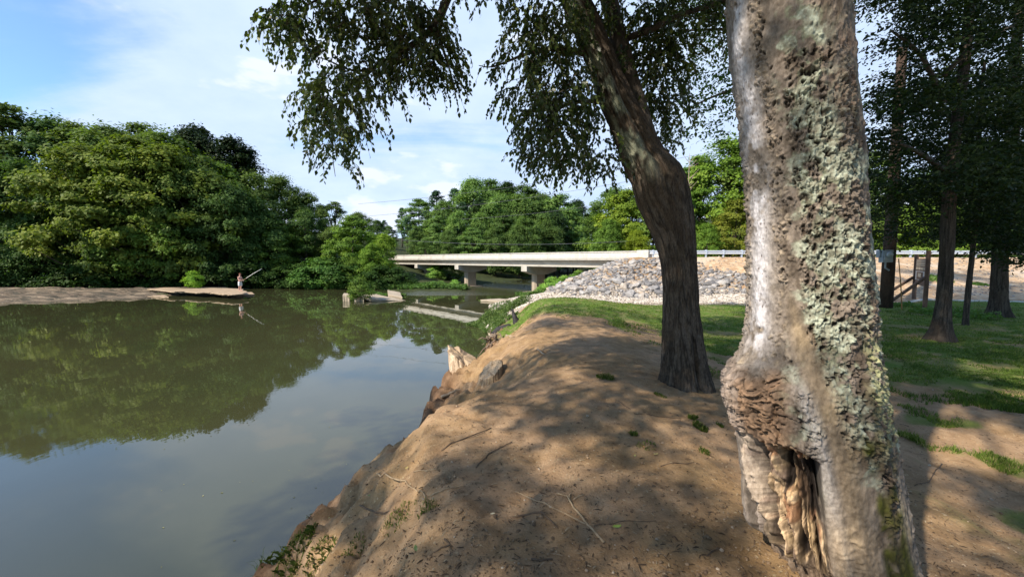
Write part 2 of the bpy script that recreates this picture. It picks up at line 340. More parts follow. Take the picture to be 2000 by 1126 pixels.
# river water
t = NT('river_water', .02, .5); t.b.inputs['IOR'].default_value = 1.68
mr = t.noise(.12, 4); t.color(t.ramp(mr, [(.3, (.038, .043, .018)), (.7, (.051, .050, .022))]))
geo = t.N('ShaderNodeNewGeometry'); sp = t.N('ShaderNodeSeparateXYZ'); t.L(geo.outputs['Position'], sp.inputs[0])
rf = t.math('MULTIPLY', t.maprange(sp.outputs[1], 41.5, 45), t.maprange(sp.outputs[0], -15, -9)); rf = t.math('MULTIPLY', rf, t.maprange(sp.outputs[1], 70, 60))
w1 = t.noise(1.3, 3, .5, stretch=(1, .45, 1)); w2 = t.noise(4.0, 5, .6, stretch=(1, .7, 1)); w3 = t.noise(.22, 2)
calm = t.math('ADD', t.math('MULTIPLY', w1, .010), t.math('MULTIPLY', w2, t.math('MULTIPLY', t.maprange(w3, .45, .6), .0022)))
fast = t.math('MULTIPLY', rf, t.math('MULTIPLY', t.noise(3.0, 6, .65, stretch=(.8, 1.3, 1)), .55))
bn = t.N('ShaderNodeBump'); bn.inputs['Strength'].default_value = .8; bn.inputs['Distance'].default_value = .35
t.L(t.math('ADD', calm, fast), bn.inputs['Height']); t.L(bn.outputs[0], t.b.inputs['Normal'])
foam = t.math('MULTIPLY', rf, t.maprange(t.noise(5, 8, .8, stretch=(.4, 2.2, 1)), .63, .70)); 
t.L(t.math('ADD', .015, t.math('MULTIPLY', rf, .12)), t.b.inputs['Roughness'])
t.color(t.mix(t.math('MULTIPLY', foam, .7), t.col, (.5, .5, .5)))
wat = MB(); wat.add([(-400, -60, 0), (300, -60, 0), (300, 300, 0), (-400, 300, 0)], [(0, 1, 2, 3)])
structure(wat.build('river_water', t.m))

# ------------------------------------------------------------------ leaves
def leaf_quads(c, nrm, size, rng, asp=.6, droop=None, rnd=None):
    """rhombic leaves: centres, normals, long half-length"""
    n = len(c); nrm = nrm/(np.linalg.norm(nrm, axis=1, keepdims=True)+1e-9)
    a = rng.normal(size=(n, 3)) if droop is None else droop
    a = a-nrm*np.sum(a*nrm, 1, keepdims=True); a /= np.linalg.norm(a, axis=1, keepdims=True)+1e-9
    b = np.cross(nrm, a); s = np.asarray(size).reshape(-1, 1)
    V = np.stack([c-a*s, c+b*s*asp, c+a*s, c-b*s*asp], 1).reshape(-1, 3)
    Fc = np.arange(n*4).reshape(n, 4)
    r = rng.random(n) if rnd is None else rnd
    return V, Fc, np.repeat(r, 4)
def clump_crown(seed, H, R, base=.12, ncl=90, nl=20000, ls=.17, shape=1.0, flat=.45, cr=.24, top=1.0, gaps=0.0, droopy=0):
    rng = np.random.default_rng(seed); C0 = []
    while len(C0) < ncl:
        u = rng.random()**.85; z = base+u*(1-base)
        prof = (math.sin(math.pi*min(1, (u*.86+.14))**shape)**.62) if u < 1 else 0
        rr = R*prof*(.35+.65*rng.random()**.45); a = rng.random()*2*math.pi
        rr *= 1+.22*math.sin(a*3+seed)+.12*math.sin(a*5+z*9+seed)
        C0.append((rr*math.cos(a), rr*math.sin(a), z*H*.97, a))
    C0 = np.array(C0); w = .6+rng.random(ncl)*.9; w /= w.sum()
    which = rng.choice(ncl, nl, p=w); cs = cr*R*(.55+.75*rng.random(ncl)); tint = rng.random(ncl)
    v = rng.normal(size=(nl, 3)); v /= np.linalg.norm(v, axis=1, keepdims=True); v[:, 2] = np.where(rng.random(nl) < .7, np.abs(v[:, 2]), v[:, 2])
    rad = (.45+.62*rng.random(nl)**.5)*(1+.30*np.sin(5*np.arctan2(v[:, 1], v[:, 0])+which))
    rad = rad*np.where(rng.random(nl) < .10, 1.05+.25*rng.random(nl), 1.0)
    off = v*(cs[which]*rad)[:, None]; off[:, 2] *= flat
    if droopy: off[:, 2] -= droopy*(off[:, 0]**2+off[:, 1]**2)/(cs[which]+.01)
    P = C0[which, :3]+off
    out = P.copy(); out[:, 2] = (P[:, 2]-H*.45)*.5; out /= np.linalg.norm(out, axis=1, keepdims=True)+1e-9
    nrm = v*.5+out*.55+np.array([0, 0, .55])+rng.normal(size=(nl, 3))*.42
    sz = ls*(.6+.8*rng.random(nl)); P[:, 2] = np.maximum(P[:, 2], .05)
    r = np.clip(tint[which]*.6+.4*rng.random(nl), 0, 1)
    return leaf_quads(P, nrm, sz, rng, .62, None, r), C0
def tree_proto(name, seed, H, R, leaf='leaf_wood', bark='bark', tr=.016, **k):
    (V, Fc, r), C0 = clump_crown(seed, H, R, **k); rng = random.Random(seed)
    root = empty(name, (0, 0, -500))
    m = MB(); n = 7; P = [(math.sin(i*1.3+seed)*.012*H*i/n, math.cos(i*1.7+seed)*.012*H*i/n, H*.9*i/n) for i in range(n+1)]; P[0] = (0, 0, -.4)
    m.tube(P, [H*tr*(1.25 if i == 0 else 1-.85*i/n) for i in range(n+1)], 7)
    for q in rng.sample(range(len(C0)), min(16, len(C0))):
        c = C0[q]; z0 = max(H*.12, c[2]*.72); j = min(n, int(z0/(H*.9)*n)); p0 = np.array(P[j]); e = c[:3]; mid = (p0+e)/2+np.array([0, 0, -.03*H])
        m.tube([p0, mid, e], [H*tr*.45, H*tr*.28, H*tr*.08], 4, False)
    m.build('trunk', M[bark], root, True)
    link_mesh('crown', np_mesh(name+'_crown', V, Fc, {'rnd': r}), M[leaf], root)
    return root
# ------------------------------------------------------------------ tree kinds and where they stand
PR = {}
PR['broad'] = (tree_proto('broadleaf_tree', 11, 14, 5.0, base=.10, ncl=120, nl=34000, ls=.135, cr=.22, flat=.78), 14)
PR['round'] = (tree_proto('broadleaf_tree', 23, 13, 4.2, base=.08, ncl=95, nl=30000, ls=.13, cr=.27, flat=.85), 13)
PR['tier'] = (tree_proto('broadleaf_tree', 37, 13, 4.6, base=.12, ncl=110, nl=32000, ls=.145, cr=.23, flat=.55), 13)
PR['airy'] = (tree_proto('broadleaf_tree', 41, 16, 3.8, base=.30, ncl=60, nl=12000, ls=.15, cr=.24, flat=.40), 16)
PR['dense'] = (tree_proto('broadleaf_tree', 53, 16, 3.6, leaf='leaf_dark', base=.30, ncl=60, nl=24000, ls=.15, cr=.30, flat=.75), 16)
PR['pine'] = (tree_proto('pine_tree', 61, 17, 2.6, leaf='needle', base=.35, ncl=70, nl=16000, ls=.13, cr=.30, flat=.5, shape=.8), 17)
PR['shrub'] = (tree_proto('shrub', 71, 3.0, 1.9, leaf='weed', tr=.012, base=.02, ncl=55, nl=7000, ls=.085, cr=.30, flat=.6), 3.0)
used = set()
def plant(kind, px, Y, top, label, cat, group, col=(1, 1, 1), rz=None, wide=1.0, name=None, dz=0):
    r = ray(px, 500); x = r[0]/r[1]*Y
    while poly_sd(np.array([x]), np.array([Y]), RIVER)[0] < .3 and Y < 160: Y += 1.5; x = r[0]/r[1]*Y
    z = H1(x, Y)-.1; topz = at(px, top, Y)[2]; root, Hh = PR[kind]; s = max(.08, (topz-z)/(Hh*1.0))
    if kind in used: o = copy_tree(root)
    else: o = root; used.add(kind)
    o.location = (x, Y, z+dz); o.scale = (s*wide, s*wide, s); o.rotation_euler = (0, 0, rz if rz is not None else (px*12.9898) % 6.28)
    tag(o, label, cat, group)
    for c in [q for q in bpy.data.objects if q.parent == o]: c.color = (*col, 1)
    if name: o.name = name
    return o
gL, gH, gR = 'trees of the wood on the far left bank', 'trees of the wood beyond the bridge', 'trees of the wood behind the guardrail'
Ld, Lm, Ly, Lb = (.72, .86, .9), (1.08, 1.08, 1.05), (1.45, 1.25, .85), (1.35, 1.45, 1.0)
for kind, px, Y, top, col, lab in [
    ('broad', -70, 55, 212, Lm, 'tall green tree cut off by the left edge of the photo'),
    ('airy', 40, 56, 200, (1.1, 1.05, 1), 'tall loose-topped tree rising highest at the left edge of the wood'),
    ('broad', 118, 58, 232, Ld, 'broad dark tree on the skyline right of the highest left tree'),
    ('airy', 165, 57, 234, (1.1, 1.05, 1), 'loose-topped tree on the skyline between the highest left tree and the twiggy one'),
    ('round', 222, 57, 256, Lm, 'round-topped tree on the skyline just left of the twiggy treetop'),
    ('airy', 300, 60, 238, (1.15, 1.1, 1.1), 'slender tree whose thin twiggy top stands out above the left wood'),
    ('broad', 340, 57, 262, Lm, 'broad tree between the twiggy treetop and the dark lobed crowns'),
    ('dense', 398, 68, 250, Lm, 'dark tree with lobed crown standing tallest right of the twiggy treetop'),
    ('dense', 462, 67, 272, (.9, .95, .95), 'dark round-crowned tree at the right shoulder of the left wood'),
    ('tier', 432, 60, 322, Lb, 'mid green tree just below the two dark lobed crowns'),
    ('broad', 505, 62, 342, Lm, 'green tree on the skyline where the left wood steps down'),
    ('round', 552, 66, 350, Lm, 'round green tree on the falling skyline left of the hanging branch tip'),
    ('broad', 605, 68, 378, Lm, 'broad tree on the falling skyline under the hanging branch tip'),
    ('airy', 655, 70, 392, Lm, 'airy treetop on the skyline right of the hanging branch tip'),
    ('broad', 700, 74, 415, Lm, 'green tree near the low end of the left skyline'),
    ('round', 738, 80, 432, Ld, 'last small tree of the left skyline before the gap of sky'),
    ('tier', -20, 51, 300, Lm, 'leafy tree half cut by the left edge above the rock shelf'),
    ('broad', 62, 51, 318, Ld, 'shaded tree above the left end of the rock shelf'),
    ('tier', 175, 50.5, 285, Ly, 'yellowish tiered tree in front, left of centre of the left wood'),
    ('round', 120, 50.5, 372, Ld, 'shaded round tree under the yellowish tiered tree'),
    ('tier', 268, 50.5, 270, Ly, 'yellow-green tree with wide tiers in the middle of the left wood'),
    ('tier', 335, 51, 285, (1.5, 1.3, .8), 'yellow-green tree just left of the dark lobed crowns'),
    ('broad', 392, 52, 330, Lm, 'green tree in front of the dark lobed crowns'),
    ('tier', 300, 49.5, 372, Lb, 'low spreading tree with bright sunlit tiers above the young bright bush'),
    ('tier', 215, 49.5, 392, Lm, 'low spreading tree over the middle of the rock shelf'),
    ('round', 30, 49.5, 430, Ld, 'low dark tree at the back of the rock shelf by the left edge'),
    ('broad', 452, 54, 362, Ld, 'shaded tree behind the angler'),
    ('round', 508, 56, 402, Ld, 'dark tree above the tip of the fishing rod'),
    ('tier', 545, 57, 432, (1.3, 1.4, .9), 'small light green tree right of the fishing rod'),
    ('broad', 598, 60, 412, Ld, 'dark shaded tree behind the short stretch of cable'),
    ('broad', 655, 60, 440, Lm, 'green tree left of the bright riverside trees'),
    ('tier', 690, 56, 422, (1.45, 1.6, 1.0), 'bright green riverside tree, taller one left of the bridge'),
    ('round', 728, 53, 478, (1.5, 1.7, 1.0), 'bright low riverside tree at the water left of the bridge'),
    ('round', 752, 55, 460, (1.9, 1.95, 1.0), 'yellow-green riverside tree hiding the left end of the bridge'),
    ('round', 762, 57, 515, Ld, 'dark low tree in the shade under the left end of the bridge'),
    ('round', 690, 51.5, 500, (1.3, 1.45, 1.0), 'low round riverside tree behind the bush on the broken slab')]:
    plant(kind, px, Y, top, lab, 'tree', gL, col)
rng = random.Random(5)
# the wood beyond the bridge: crowns at three depths on rising ground
sky = lambda px: float(np.interp(px, [735, 760, 790, 850, 900, 950, 1000, 1050, 1100, 1150, 1172, 1200, 1260], [438, 415, 392, 368, 358, 352, 353, 372, 384, 402, 425, 440, 440]))
n = 0
ORD = ['first', 'second', 'third', 'fourth', 'fifth', 'sixth', 'seventh', 'eighth', 'ninth', 'tenth', 'eleventh', 'twelfth', 'thirteenth', 'fourteenth', 'fifteenth']
cnt = {}
hp = [(px, 112+4*math.sin(px), 0) for px in range(752, 1200, 34)]+[(px+15, 100, 26) for px in range(745, 1190, 36)]+[(px, 88, 58) for px in range(815, 1240, 42)]+[(px, 78, 82) for px in range(830, 1030, 46)]
for px, Y, lower in hp:
    pine = (px < 905 and lower < 50 and n % 3 != 2); k = 'pine' if pine else ['broad', 'round', 'tier', 'dense'][n % 4] if lower < 50 else ['round', 'tier', 'broad'][n % 3]
    br = .95+.75*rng.random(); n += 1
    cnt[lower] = cnt.get(lower, 0)+1; row = {0: 'skyline row of the wood beyond the bridge', 26: 'upper middle row beyond the bridge', 58: 'lower middle row beyond the bridge', 82: 'lowest row just above the parapet'}[lower]
    lab = {'pine': 'feathery pine', 'dense': 'dark lobed tree'}.get(k, 'green tree')+', '+ORD[cnt[lower]-1]+' from left in the '+row
    plant(k, px, Y, sky(px)+lower+rng.uniform(-3, 10), lab, 'tree', gH, (br*.95, br*1.05, br*1.1) if k != 'dense' else (1.8, 2.0, 1.8))
for kind, px, Y, top, col, lab in [
    ('broad', 1195, 72, 368, (1.1, 1.2, 1), 'green tree at the right end of the bridge, left of the leaning tree'),
    ('tier', 1222, 62, 372, (1.75, 1.65, .8), 'yellow-tinged tree seen just left of the leaning trunk'),
    ('round', 1242, 55, 452, (2.0, 1.75, .7), 'low yellowish tree over the end of the bridge parapet'),
    ('round', 1190, 58, 432, (1.2, 1.4, 1), 'low green tree over the last span of the bridge'),
    ('broad', 1275, 60, 360, (1.3, 1.4, 1), 'green tree half hidden behind the leaning trunk'),
    ('round', 1335, 64, 345, (1.2, 1.5, .9), 'green tree seen just right of the leaning trunk'),
    ('airy', 1365, 62, 300, (1.5, 1.7, 1), 'slender light green tree right of the leaning trunk'),
    ('broad', 1418, 62, 272, (1.5, 1.6, .9), 'tall sunlit tree between the leaning trunk and the warty trunk'),
    ('tier', 1435, 52, 392, (1.8, 1.35, .8), 'browning tiered tree just left of the warty trunk'),
    ('round', 1380, 50, 440, (1.3, 1.5, .9), 'low green tree above the guardrail right of the leaning trunk'),
    ('broad', 1490, 60, 270, Lm, 'tall tree behind the left edge of the warty trunk'),
    ('tier', 1560, 54, 330, Lm, 'tree hidden mostly behind the warty trunk'),
    ('broad', 1700, 58, 300, Lm, 'tall green tree just right of the warty trunk behind the guardrail'),
    ('tier', 1752, 50, 400, (1.5, 1.6, .9), 'low sunlit tree behind the utility pole'),
    ('tier', 1812, 50, 385, (1.4, 1.5, .9), 'low sunlit tree above the notice board'),
    ('broad', 1862, 56, 300, Ld, 'shaded tree behind the first park trunk'),
    ('round', 1905, 50, 395, Ld, 'low dark tree behind the thin park trunk'),
    ('broad', 1960, 54, 280, Ld, 'tall dark tree behind the thick park trunk'),
    ('round', 2040, 50, 380, Ld, 'dark tree at the right edge behind the guardrail'),
    ('broad', 1640, 54, 330, Lm, 'green tree behind the middle of the warty trunk')]:
    plant(kind, px, Y, top, lab, 'tree', gR, col)
# shrubs
gS = 'shrubs along the far left bank'
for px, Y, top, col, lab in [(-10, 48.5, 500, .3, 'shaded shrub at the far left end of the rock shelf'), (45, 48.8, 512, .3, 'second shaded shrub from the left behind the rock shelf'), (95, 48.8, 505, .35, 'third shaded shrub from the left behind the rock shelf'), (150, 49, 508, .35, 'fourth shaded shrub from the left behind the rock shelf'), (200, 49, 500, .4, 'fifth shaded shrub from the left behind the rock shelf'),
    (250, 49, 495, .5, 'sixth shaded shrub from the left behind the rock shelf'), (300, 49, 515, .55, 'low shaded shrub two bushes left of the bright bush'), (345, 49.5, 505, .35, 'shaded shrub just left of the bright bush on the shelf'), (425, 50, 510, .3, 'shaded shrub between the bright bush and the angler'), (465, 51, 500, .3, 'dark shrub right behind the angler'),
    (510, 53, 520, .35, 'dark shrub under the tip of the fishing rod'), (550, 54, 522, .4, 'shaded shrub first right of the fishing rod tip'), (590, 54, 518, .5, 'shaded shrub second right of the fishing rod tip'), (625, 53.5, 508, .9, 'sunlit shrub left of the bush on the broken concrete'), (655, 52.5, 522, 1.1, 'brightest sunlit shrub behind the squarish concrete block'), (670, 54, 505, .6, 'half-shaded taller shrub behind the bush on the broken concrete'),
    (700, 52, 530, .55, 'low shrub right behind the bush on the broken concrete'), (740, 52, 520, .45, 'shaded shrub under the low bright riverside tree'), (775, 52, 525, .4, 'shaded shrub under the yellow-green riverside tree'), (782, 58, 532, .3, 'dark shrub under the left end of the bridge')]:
    plant('shrub', px, Y, top, lab, 'shrub', gS, (col*.85, col*1.0, col*.95), wide=1.5)  # shade and sun are put into each shrub's colour
o = plant('shrub', 379, 46.0, 530, 'young bright yellow-green bush standing alone on the rock shelf', 'bush', None, (1.9, 1.9, 1.0), wide=.85); p = at(379, 561, 46); o.location = (p[0], p[1], .5); s = (at(379, 531, 46)[2]-.5)/3.0; o.scale = (s*.85, s*.85, s)
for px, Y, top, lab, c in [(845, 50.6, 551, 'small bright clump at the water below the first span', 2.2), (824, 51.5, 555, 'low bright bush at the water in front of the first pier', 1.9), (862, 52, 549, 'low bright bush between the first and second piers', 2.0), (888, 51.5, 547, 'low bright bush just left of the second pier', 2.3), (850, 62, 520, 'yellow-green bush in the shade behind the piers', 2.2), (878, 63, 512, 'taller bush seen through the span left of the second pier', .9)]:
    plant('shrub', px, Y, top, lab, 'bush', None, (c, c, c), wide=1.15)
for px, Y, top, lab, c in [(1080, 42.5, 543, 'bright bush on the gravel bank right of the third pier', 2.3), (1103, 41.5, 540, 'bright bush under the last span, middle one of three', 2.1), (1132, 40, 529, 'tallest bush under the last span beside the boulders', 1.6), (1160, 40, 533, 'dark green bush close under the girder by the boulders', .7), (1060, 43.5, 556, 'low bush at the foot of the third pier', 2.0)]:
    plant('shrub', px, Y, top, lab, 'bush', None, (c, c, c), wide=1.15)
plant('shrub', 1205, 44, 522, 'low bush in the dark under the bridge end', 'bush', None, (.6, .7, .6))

# ------------------------------------------------------------------ bridge
conc = simple('concrete', (.31, .285, .24), (.42, .395, .345), 1.2, .85, .15, .02, detail=9)
t = NT('stained_concrete', .85, .2); t.color(t.mix(t.maprange(t.noise(1.3, 8, .7, stretch=(1, 1, .25)), .5, .72, 0, .6), t.ramp(t.noise(6, 8), [(.3, (.40, .38, .33)), (.7, (.52, .50, .45))]), (.22, .20, .165))); t.bump(t.noise(20, 6), .2, .01); conc2 = t.m
t = NT('pier_concrete', .85, .2); t.color(t.ramp(t.noise(1.5, 8, .65, stretch=(1, 1, .4)), [(.3, (.25, .20, .145)), (.7, (.36, .30, .225))])); t.bump(t.noise(20, 6), .2, .01); conc3 = t.m
def bp(tt, n, z): p = B0+BD*tt+BN*n; return (p[0], p[1], z)
AX = (np.array([BD[0], BD[1], 0]), np.array([BN[0], BN[1], 0]), np.array([0, 0, 1.]))
bridge = tag(empty('bridge', bp(0, 0, 0)), 'pale concrete girder bridge on three piers crossing the river', 'bridge'); inv = Matrix.Translation(-Vector(bridge.location))
def part(m, name, mat, parent=None, smooth=False):
    o = m.build(name, mat, parent or bridge, smooth); o.data.transform(inv); return o
def prism(m, prof, t0, t1):              # profile [(n, z)] extruded along the bridge
    k = len(prof); V = [bp(t0, a, z) for a, z in prof]+[bp(t1, a, z) for a, z in prof]
    m.add(V, [tuple(range(k)), tuple(range(2*k-1, k-1, -1))]+[(i, k+i, k+(i+1) % k, (i+1) % k) for i in range(k)])
LB = 66
m = MB(); prism(m, [(0, 3.84), (.30, 3.84), (.27, 4.36), (.03, 4.36)], .3, LB); prism(m, [(-.03, 4.362), (.31, 4.362), (.31, 4.45), (-.03, 4.45)], .3, LB); part(m, 'parapet', conc2)
m = MB(); prism(m, [(BW-.3, 3.85), (BW, 3.85), (BW, 4.43), (BW-.3, 4.43)], .3, LB); part(m, 'parapet', conc2)
m = MB(); prism(m, [(.02, 3.66), (BW-.02, 3.66), (BW-.02, 3.838), (.02, 3.838)], .3, LB); part(m, 'deck', conc)
for n0 in (.37, 1.95, 3.5, 4.9):
    m = MB(); prism(m, [(n0-.02, 3.655), (n0-.02, 3.50), (n0+.24, 3.46), (n0+.24, 3.18), (n0-.10, 3.12), (n0-.10, 2.98), (n0+.56, 2.98), (n0+.56, 3.12), (n0+.36, 3.20), (n0+.36, 3.44), (n0+.5, 3.50), (n0+.5, 3.655)], .35, LB); part(m, 'girder', conc)
m = MB(); prism(m, [(-.06, 3.35), (.5, 3.35), (.5, 4.5), (-.06, 4.5)], -.78, .28); part(m, 'end_block', conc2)
m = MB(); prism(m, [(.5, 1.2), (BW, 1.2), (BW, 3.83), (.5, 3.83)], -.7, .27); part(m, 'abutment', conc)
for tt in (14.36, 27.7, 39.0, 50.5):
    p = empty('pier', bp(tt, 2.2, 0)); p.parent = bridge; p.location = Vector(p.location)-Vector(bridge.location); pi = Matrix.Translation(-Vector(bp(tt, 2.2, 0)))
    def pp(m, name, mat): o = m.build(name, mat, p); o.data.transform(pi)
    m = MB(); k = [(.1, 2.97), (.1, 2.42), (1.45, 2.03), (3.3, 2.03), (4.9, 2.42), (4.9, 2.97)]; prism(m, k, tt-.45, tt+.45); pp(m, 'cap', conc)
    m = MB(); V = []; oc = [(1.5, -.2), (1.7, -.42), (3.0, -.42), (3.2, -.2), (3.2, .2), (3.0, .42), (1.7, .42), (1.5, .2)]
    V = [bp(tt+b, a, -1.2) for a, b in oc]+[bp(tt+b, a, 2.028) for a, b in oc]; m.add(V, [tuple(range(7, -1, -1)), tuple(range(8, 16))]+[(i, (i+1) % 8, 8+(i+1) % 8, 8+i) for i in range(8)]); pp(m, 'column', conc3)
    m = MB(); q = B0+BD*tt+BN*2.2; m.box((q[0], q[1], -.45), (1.8, 3.4, 1.1), AX); pp(m, 'footing', conc3)
# road, guardrail
m = MB(); RP = [(15.5, 34.2), (22, 34.2), (40, 35.3), (120, 39)]; W2 = 5.2
asph = simple('asphalt', (.045, .045, .047), (.07, .07, .07), 30, .9, .3, .01)
q0 = B0+BN*.35+BD*.0; q1 = B0+BN*(BW-.35)
pts = [tuple(q0+BD*60), tuple(q0), (13.6, 34.3), (16, 34.2)]+RP[1:]; pts2 = [tuple(q1+BD*60), tuple(q1), (16.2, 37.9), (18, 38.6), (22, 39.2), (40, 40.4), (120, 44)]
for i in range(len(pts)-1): m.add([(*pts[i], ROAD_Z+.012), (*pts[i+1], ROAD_Z+.012), (*pts2[i+1], ROAD_Z+.012), (*pts2[i], ROAD_Z+.012)], [(0, 1, 2, 3)])
structure(m.build('road', asph))
galv = simple('galvanised_steel', (.50, .53, .57), (.62, .65, .69), 9, .45, .05, .01, spec=.6); galv.node_tree.nodes['Principled BSDF'].inputs['Metallic'].default_value = .35
galp = simple('post_steel', (.30, .35, .42), (.40, .45, .52), 9, .5, .05, .01, spec=.5)
def gr(px): r = ray(px, 500); Yg = float(np.interp(px, [1266, 1300, 1500, 2000, 2600], [33.9, 33.4, 33.6, 34.2, 35.5])); return np.array([r[0]/r[1]*Yg, Yg])
rail = tag(empty('guardrail', (*gr(1270), ROAD_Z)), 'galvanised w-beam guardrail along the road beyond the park', 'guardrail'); gi = Matrix.Translation(-Vector(rail.location))
m = MB(); prof = [(.0, 4.44), (-.07, 4.41), (-.07, 4.36), (0, 4.31), (-.0, 4.27), (-.07, 4.22), (-.07, 4.17), (0, 4.13), (.02, 4.13), (.02, 4.44)]
P = [gr(px) for px in list(range(1266, 2100, 30))+[2200, 2600]]; V = []
for p in P: V += [(p[0], p[1]+a, z+.01) for a, z in prof]
k = len(prof); m.add(V, [(i*k+j, i*k+(j+1) % k, (i+1)*k+(j+1) % k, (i+1)*k+j) for i in range(len(P)-1) for j in range(k)]+[tuple(range(k))])
m.build('rail', galv, rail).data.transform(gi)
for px in [1276, 1310, 1344, 1379, 1413, 1449, 1485, 1521, 1558, 1622, 1686, 1714, 1779, 1843, 1906, 1970, 2036]:
    p = gr(px); m = MB(); m.box((p[0], p[1]+.05, 4.06), (.10, .13, .9)); m.box((p[0], p[1]-.045, 4.30), (.10, .12, .36)); m.build('post', galp, rail).data.transform(gi)
# kerb strip at the lawn's far edge
m = MB(); P = [(x, float(np.interp(x, [3, 5, 9, 14, 18, 26, 60], [20.45, 20.7, 20.5, 20.75, 20.7, 20.3, 19.5]))) for x in np.linspace(14.6, 60, 60)]
V = []; 
for x, y in P: V += [(x, y-.07, H1(x, y)+.04), (x, y+.14, H1(x, y)+.05), (x, y+.14, H1(x, y)-.2), (x, y-.07, H1(x, y)-.2)]
m.add(V, [(i*4+j, i*4+(j+1) % 4, i*4+4+(j+1) % 4, i*4+4+j) for i in range(len(P)-1) for j in range(4)]); structure(m.build('kerb', conc2))

# ------------------------------------------------------------------ power cables
cab = simple('cable', (.10, .10, .11), (.14, .14, .15), 5, .6, 0)
for lab, a, b, Y0, Y1, sag in [('highest power cable rising to the right over the far wood', (700, 398), (1420, 290), 75, 62, 1.0), ('second power cable just below the highest one', (690, 424), (1480, 303), 74, 61, 1.2), ('third power cable dipping before the leaning tree', (900, 428), (1440, 348), 76, 62, 1.0),
                            ('lowest power cable running level above the bridge', (570, 443), (1462, 450), 64, 52, 2.2)]:
    pa, pb = at(*a, Y0), at(*b, Y1); m = MB(); m.tube([pa+(pb-pa)*k/24-np.array([0, 0, sag*4*(k/24)*(1-k/24)]) for k in range(25)], .022, 4)
    tag(m.build('power_cable', cab), lab, 'cable', 'power cables over the river')
p = G(1456, 497, 3.0); x, y = at(1457, 470, 52)[:2]; m = MB(); m.tube([(x, y, H1(x, y)), (x, y, at(1457, 405, 52)[2])], .10, 8); tag(m.build('utility_pole', simple('grey_pole', (.22, .20, .18), (.35, .32, .29), 6)), 'thin distant pole just left of the warty trunk, above the guardrail', 'pole')

# ------------------------------------------------------------------ rock shelf on the left with its slab
def rock_sheet(name, poly, hfun, step, mat, skirt=.8, lab=None, cat=None):
    xs_ = [p[0] for p in poly]; ys_ = [p[1] for p in poly]; ax = np.arange(min(xs_), max(xs_)+step, step); ay = np.arange(min(ys_), max(ys_)+step, step)
    XX, YY = np.meshgrid(ax, ay); x, y = XX.ravel(), YY.ravel(); d = -poly_sd(x, y, poly)
    z = hfun(x, y, d); ii = np.arange(len(x)).reshape(len(ay), len(ax)); Fq = np.stack([ii[:-1, :-1], ii[:-1, 1:], ii[1:, 1:], ii[1:, :-1]], -1).reshape(-1, 4)
    keep = (d[Fq].max(1) > -step*1.1); Fq = Fq[keep]; u = np.unique(Fq); rm = np.zeros(len(x), int); rm[u] = np.arange(len(u))
    o = link_mesh(name, np_mesh(name, np.stack([x, y, z], 1)[u], rm[Fq]), mat); return tag(o, lab, cat)
t = NT('shelf_rock', .9, .2); c = t.ramp(t.noise(.9, 9, .65, stretch=(.35, 1.9, 2)), [(.36, (.05, .040, .029)), (.5, (.12, .090, .060)), (.64, (.23, .175, .118))])
c = t.mix(t.maprange(t.noise(7, 8, .7), .5, .7, 0, .45), c, (.30, .25, .185)); c = t.mix(t.maprange(t.noise(1.6, 6, .6, stretch=(.35, 2.2, 1)), .50, .57, 0, .9), c, (.05, .045, .032)); t.color(c); t.bump(t.noise(5, 9, .7), .7, .08); shelf = t.m
front = [g2(-400, 604), g2(-120, 597), g2(0, 592), g2(60, 591), g2(130, 588), g2(200, 586), g2(270, 584), g2(300, 580.5), g2(330, 577), g2(400, 574), g2(430, 570), g2(420, 561), g2(330, 557)]
poly = front+[(-33, 52), (-60, 52), (-120, 48)]
def hsh(x, y, d):
    base = .07*np.clip(d, 0, 30); f = base+.16*fbm(x*.13, y*.5, s=61, o=4)+.05*fbm(x*.9, y*1.6, s=62)
    st = .17; q = f/st; k = np.floor(q); fr = q-k; z = (k+ss(.70, .92, fr))*st+.05*fbm(x*.5, y*2.2, s=64, o=4)
    z = (z+.30*ss(-39, -36, x)*ss(0, 2, d))*ss(-.15, .5, d)*1.0+.05
    return np.where(d < 0, -.5, np.maximum(z, .03*ss(0, .3, d)))
rock_sheet('rock_shelf', poly, hsh, .22, shelf, lab='long flat brown rock shelf along the left bank where the angler stands', cat='rock shelf')
def slab(name, pts, z0, th, mat, lab, cat, tilt=(0, 0), seed=0, group=None, jt=.04):     # rough slab from an outline
    rr = random.Random(seed); P = []; 
    for i in range(len(pts)):
        a, b = np.array(pts[i]), np.array(pts[(i+1) % len(pts)])
        for k in range(5): q = a+(b-a)*k/5; P.append(q+np.array([rr.uniform(-jt, jt), rr.uniform(-jt, jt)]))
    c = sum(P)/len(P); n = len(P); zt = lambda p: z0+(p[0]-c[0])*tilt[0]+(p[1]-c[1])*tilt[1]
    V = [(*(c+(p-c)*.98), zt(p)+rr.uniform(-.012, .012)) for p in P]+[(*p, zt(p)-.05) for p in P]+[(*(c+(p-c)*(.93+rr.uniform(-.05, .03))), zt(p)-th) for p in P]
    m = MB(); m.add([(*c, zt(c)+.01)]+V, [(0, 1+i, 1+(i+1) % n) for i in range(n)]+[(1+i, 1+n+i, 1+n+(i+1) % n, 1+(i+1) % n) for i in range(n)]+[(1+n+i, 1+2*n+i, 1+2*n+(i+1) % n, 1+n+(i+1) % n) for i in range(n)]+[tuple(1+2*n+i for i in range(n-1, -1, -1))])
    return tag(m.build(name, mat), lab, cat, group)
srock = simple('slab_rock', (.24, .175, .11), (.40, .30, .20), 3, .9, .5, .05, detail=9)
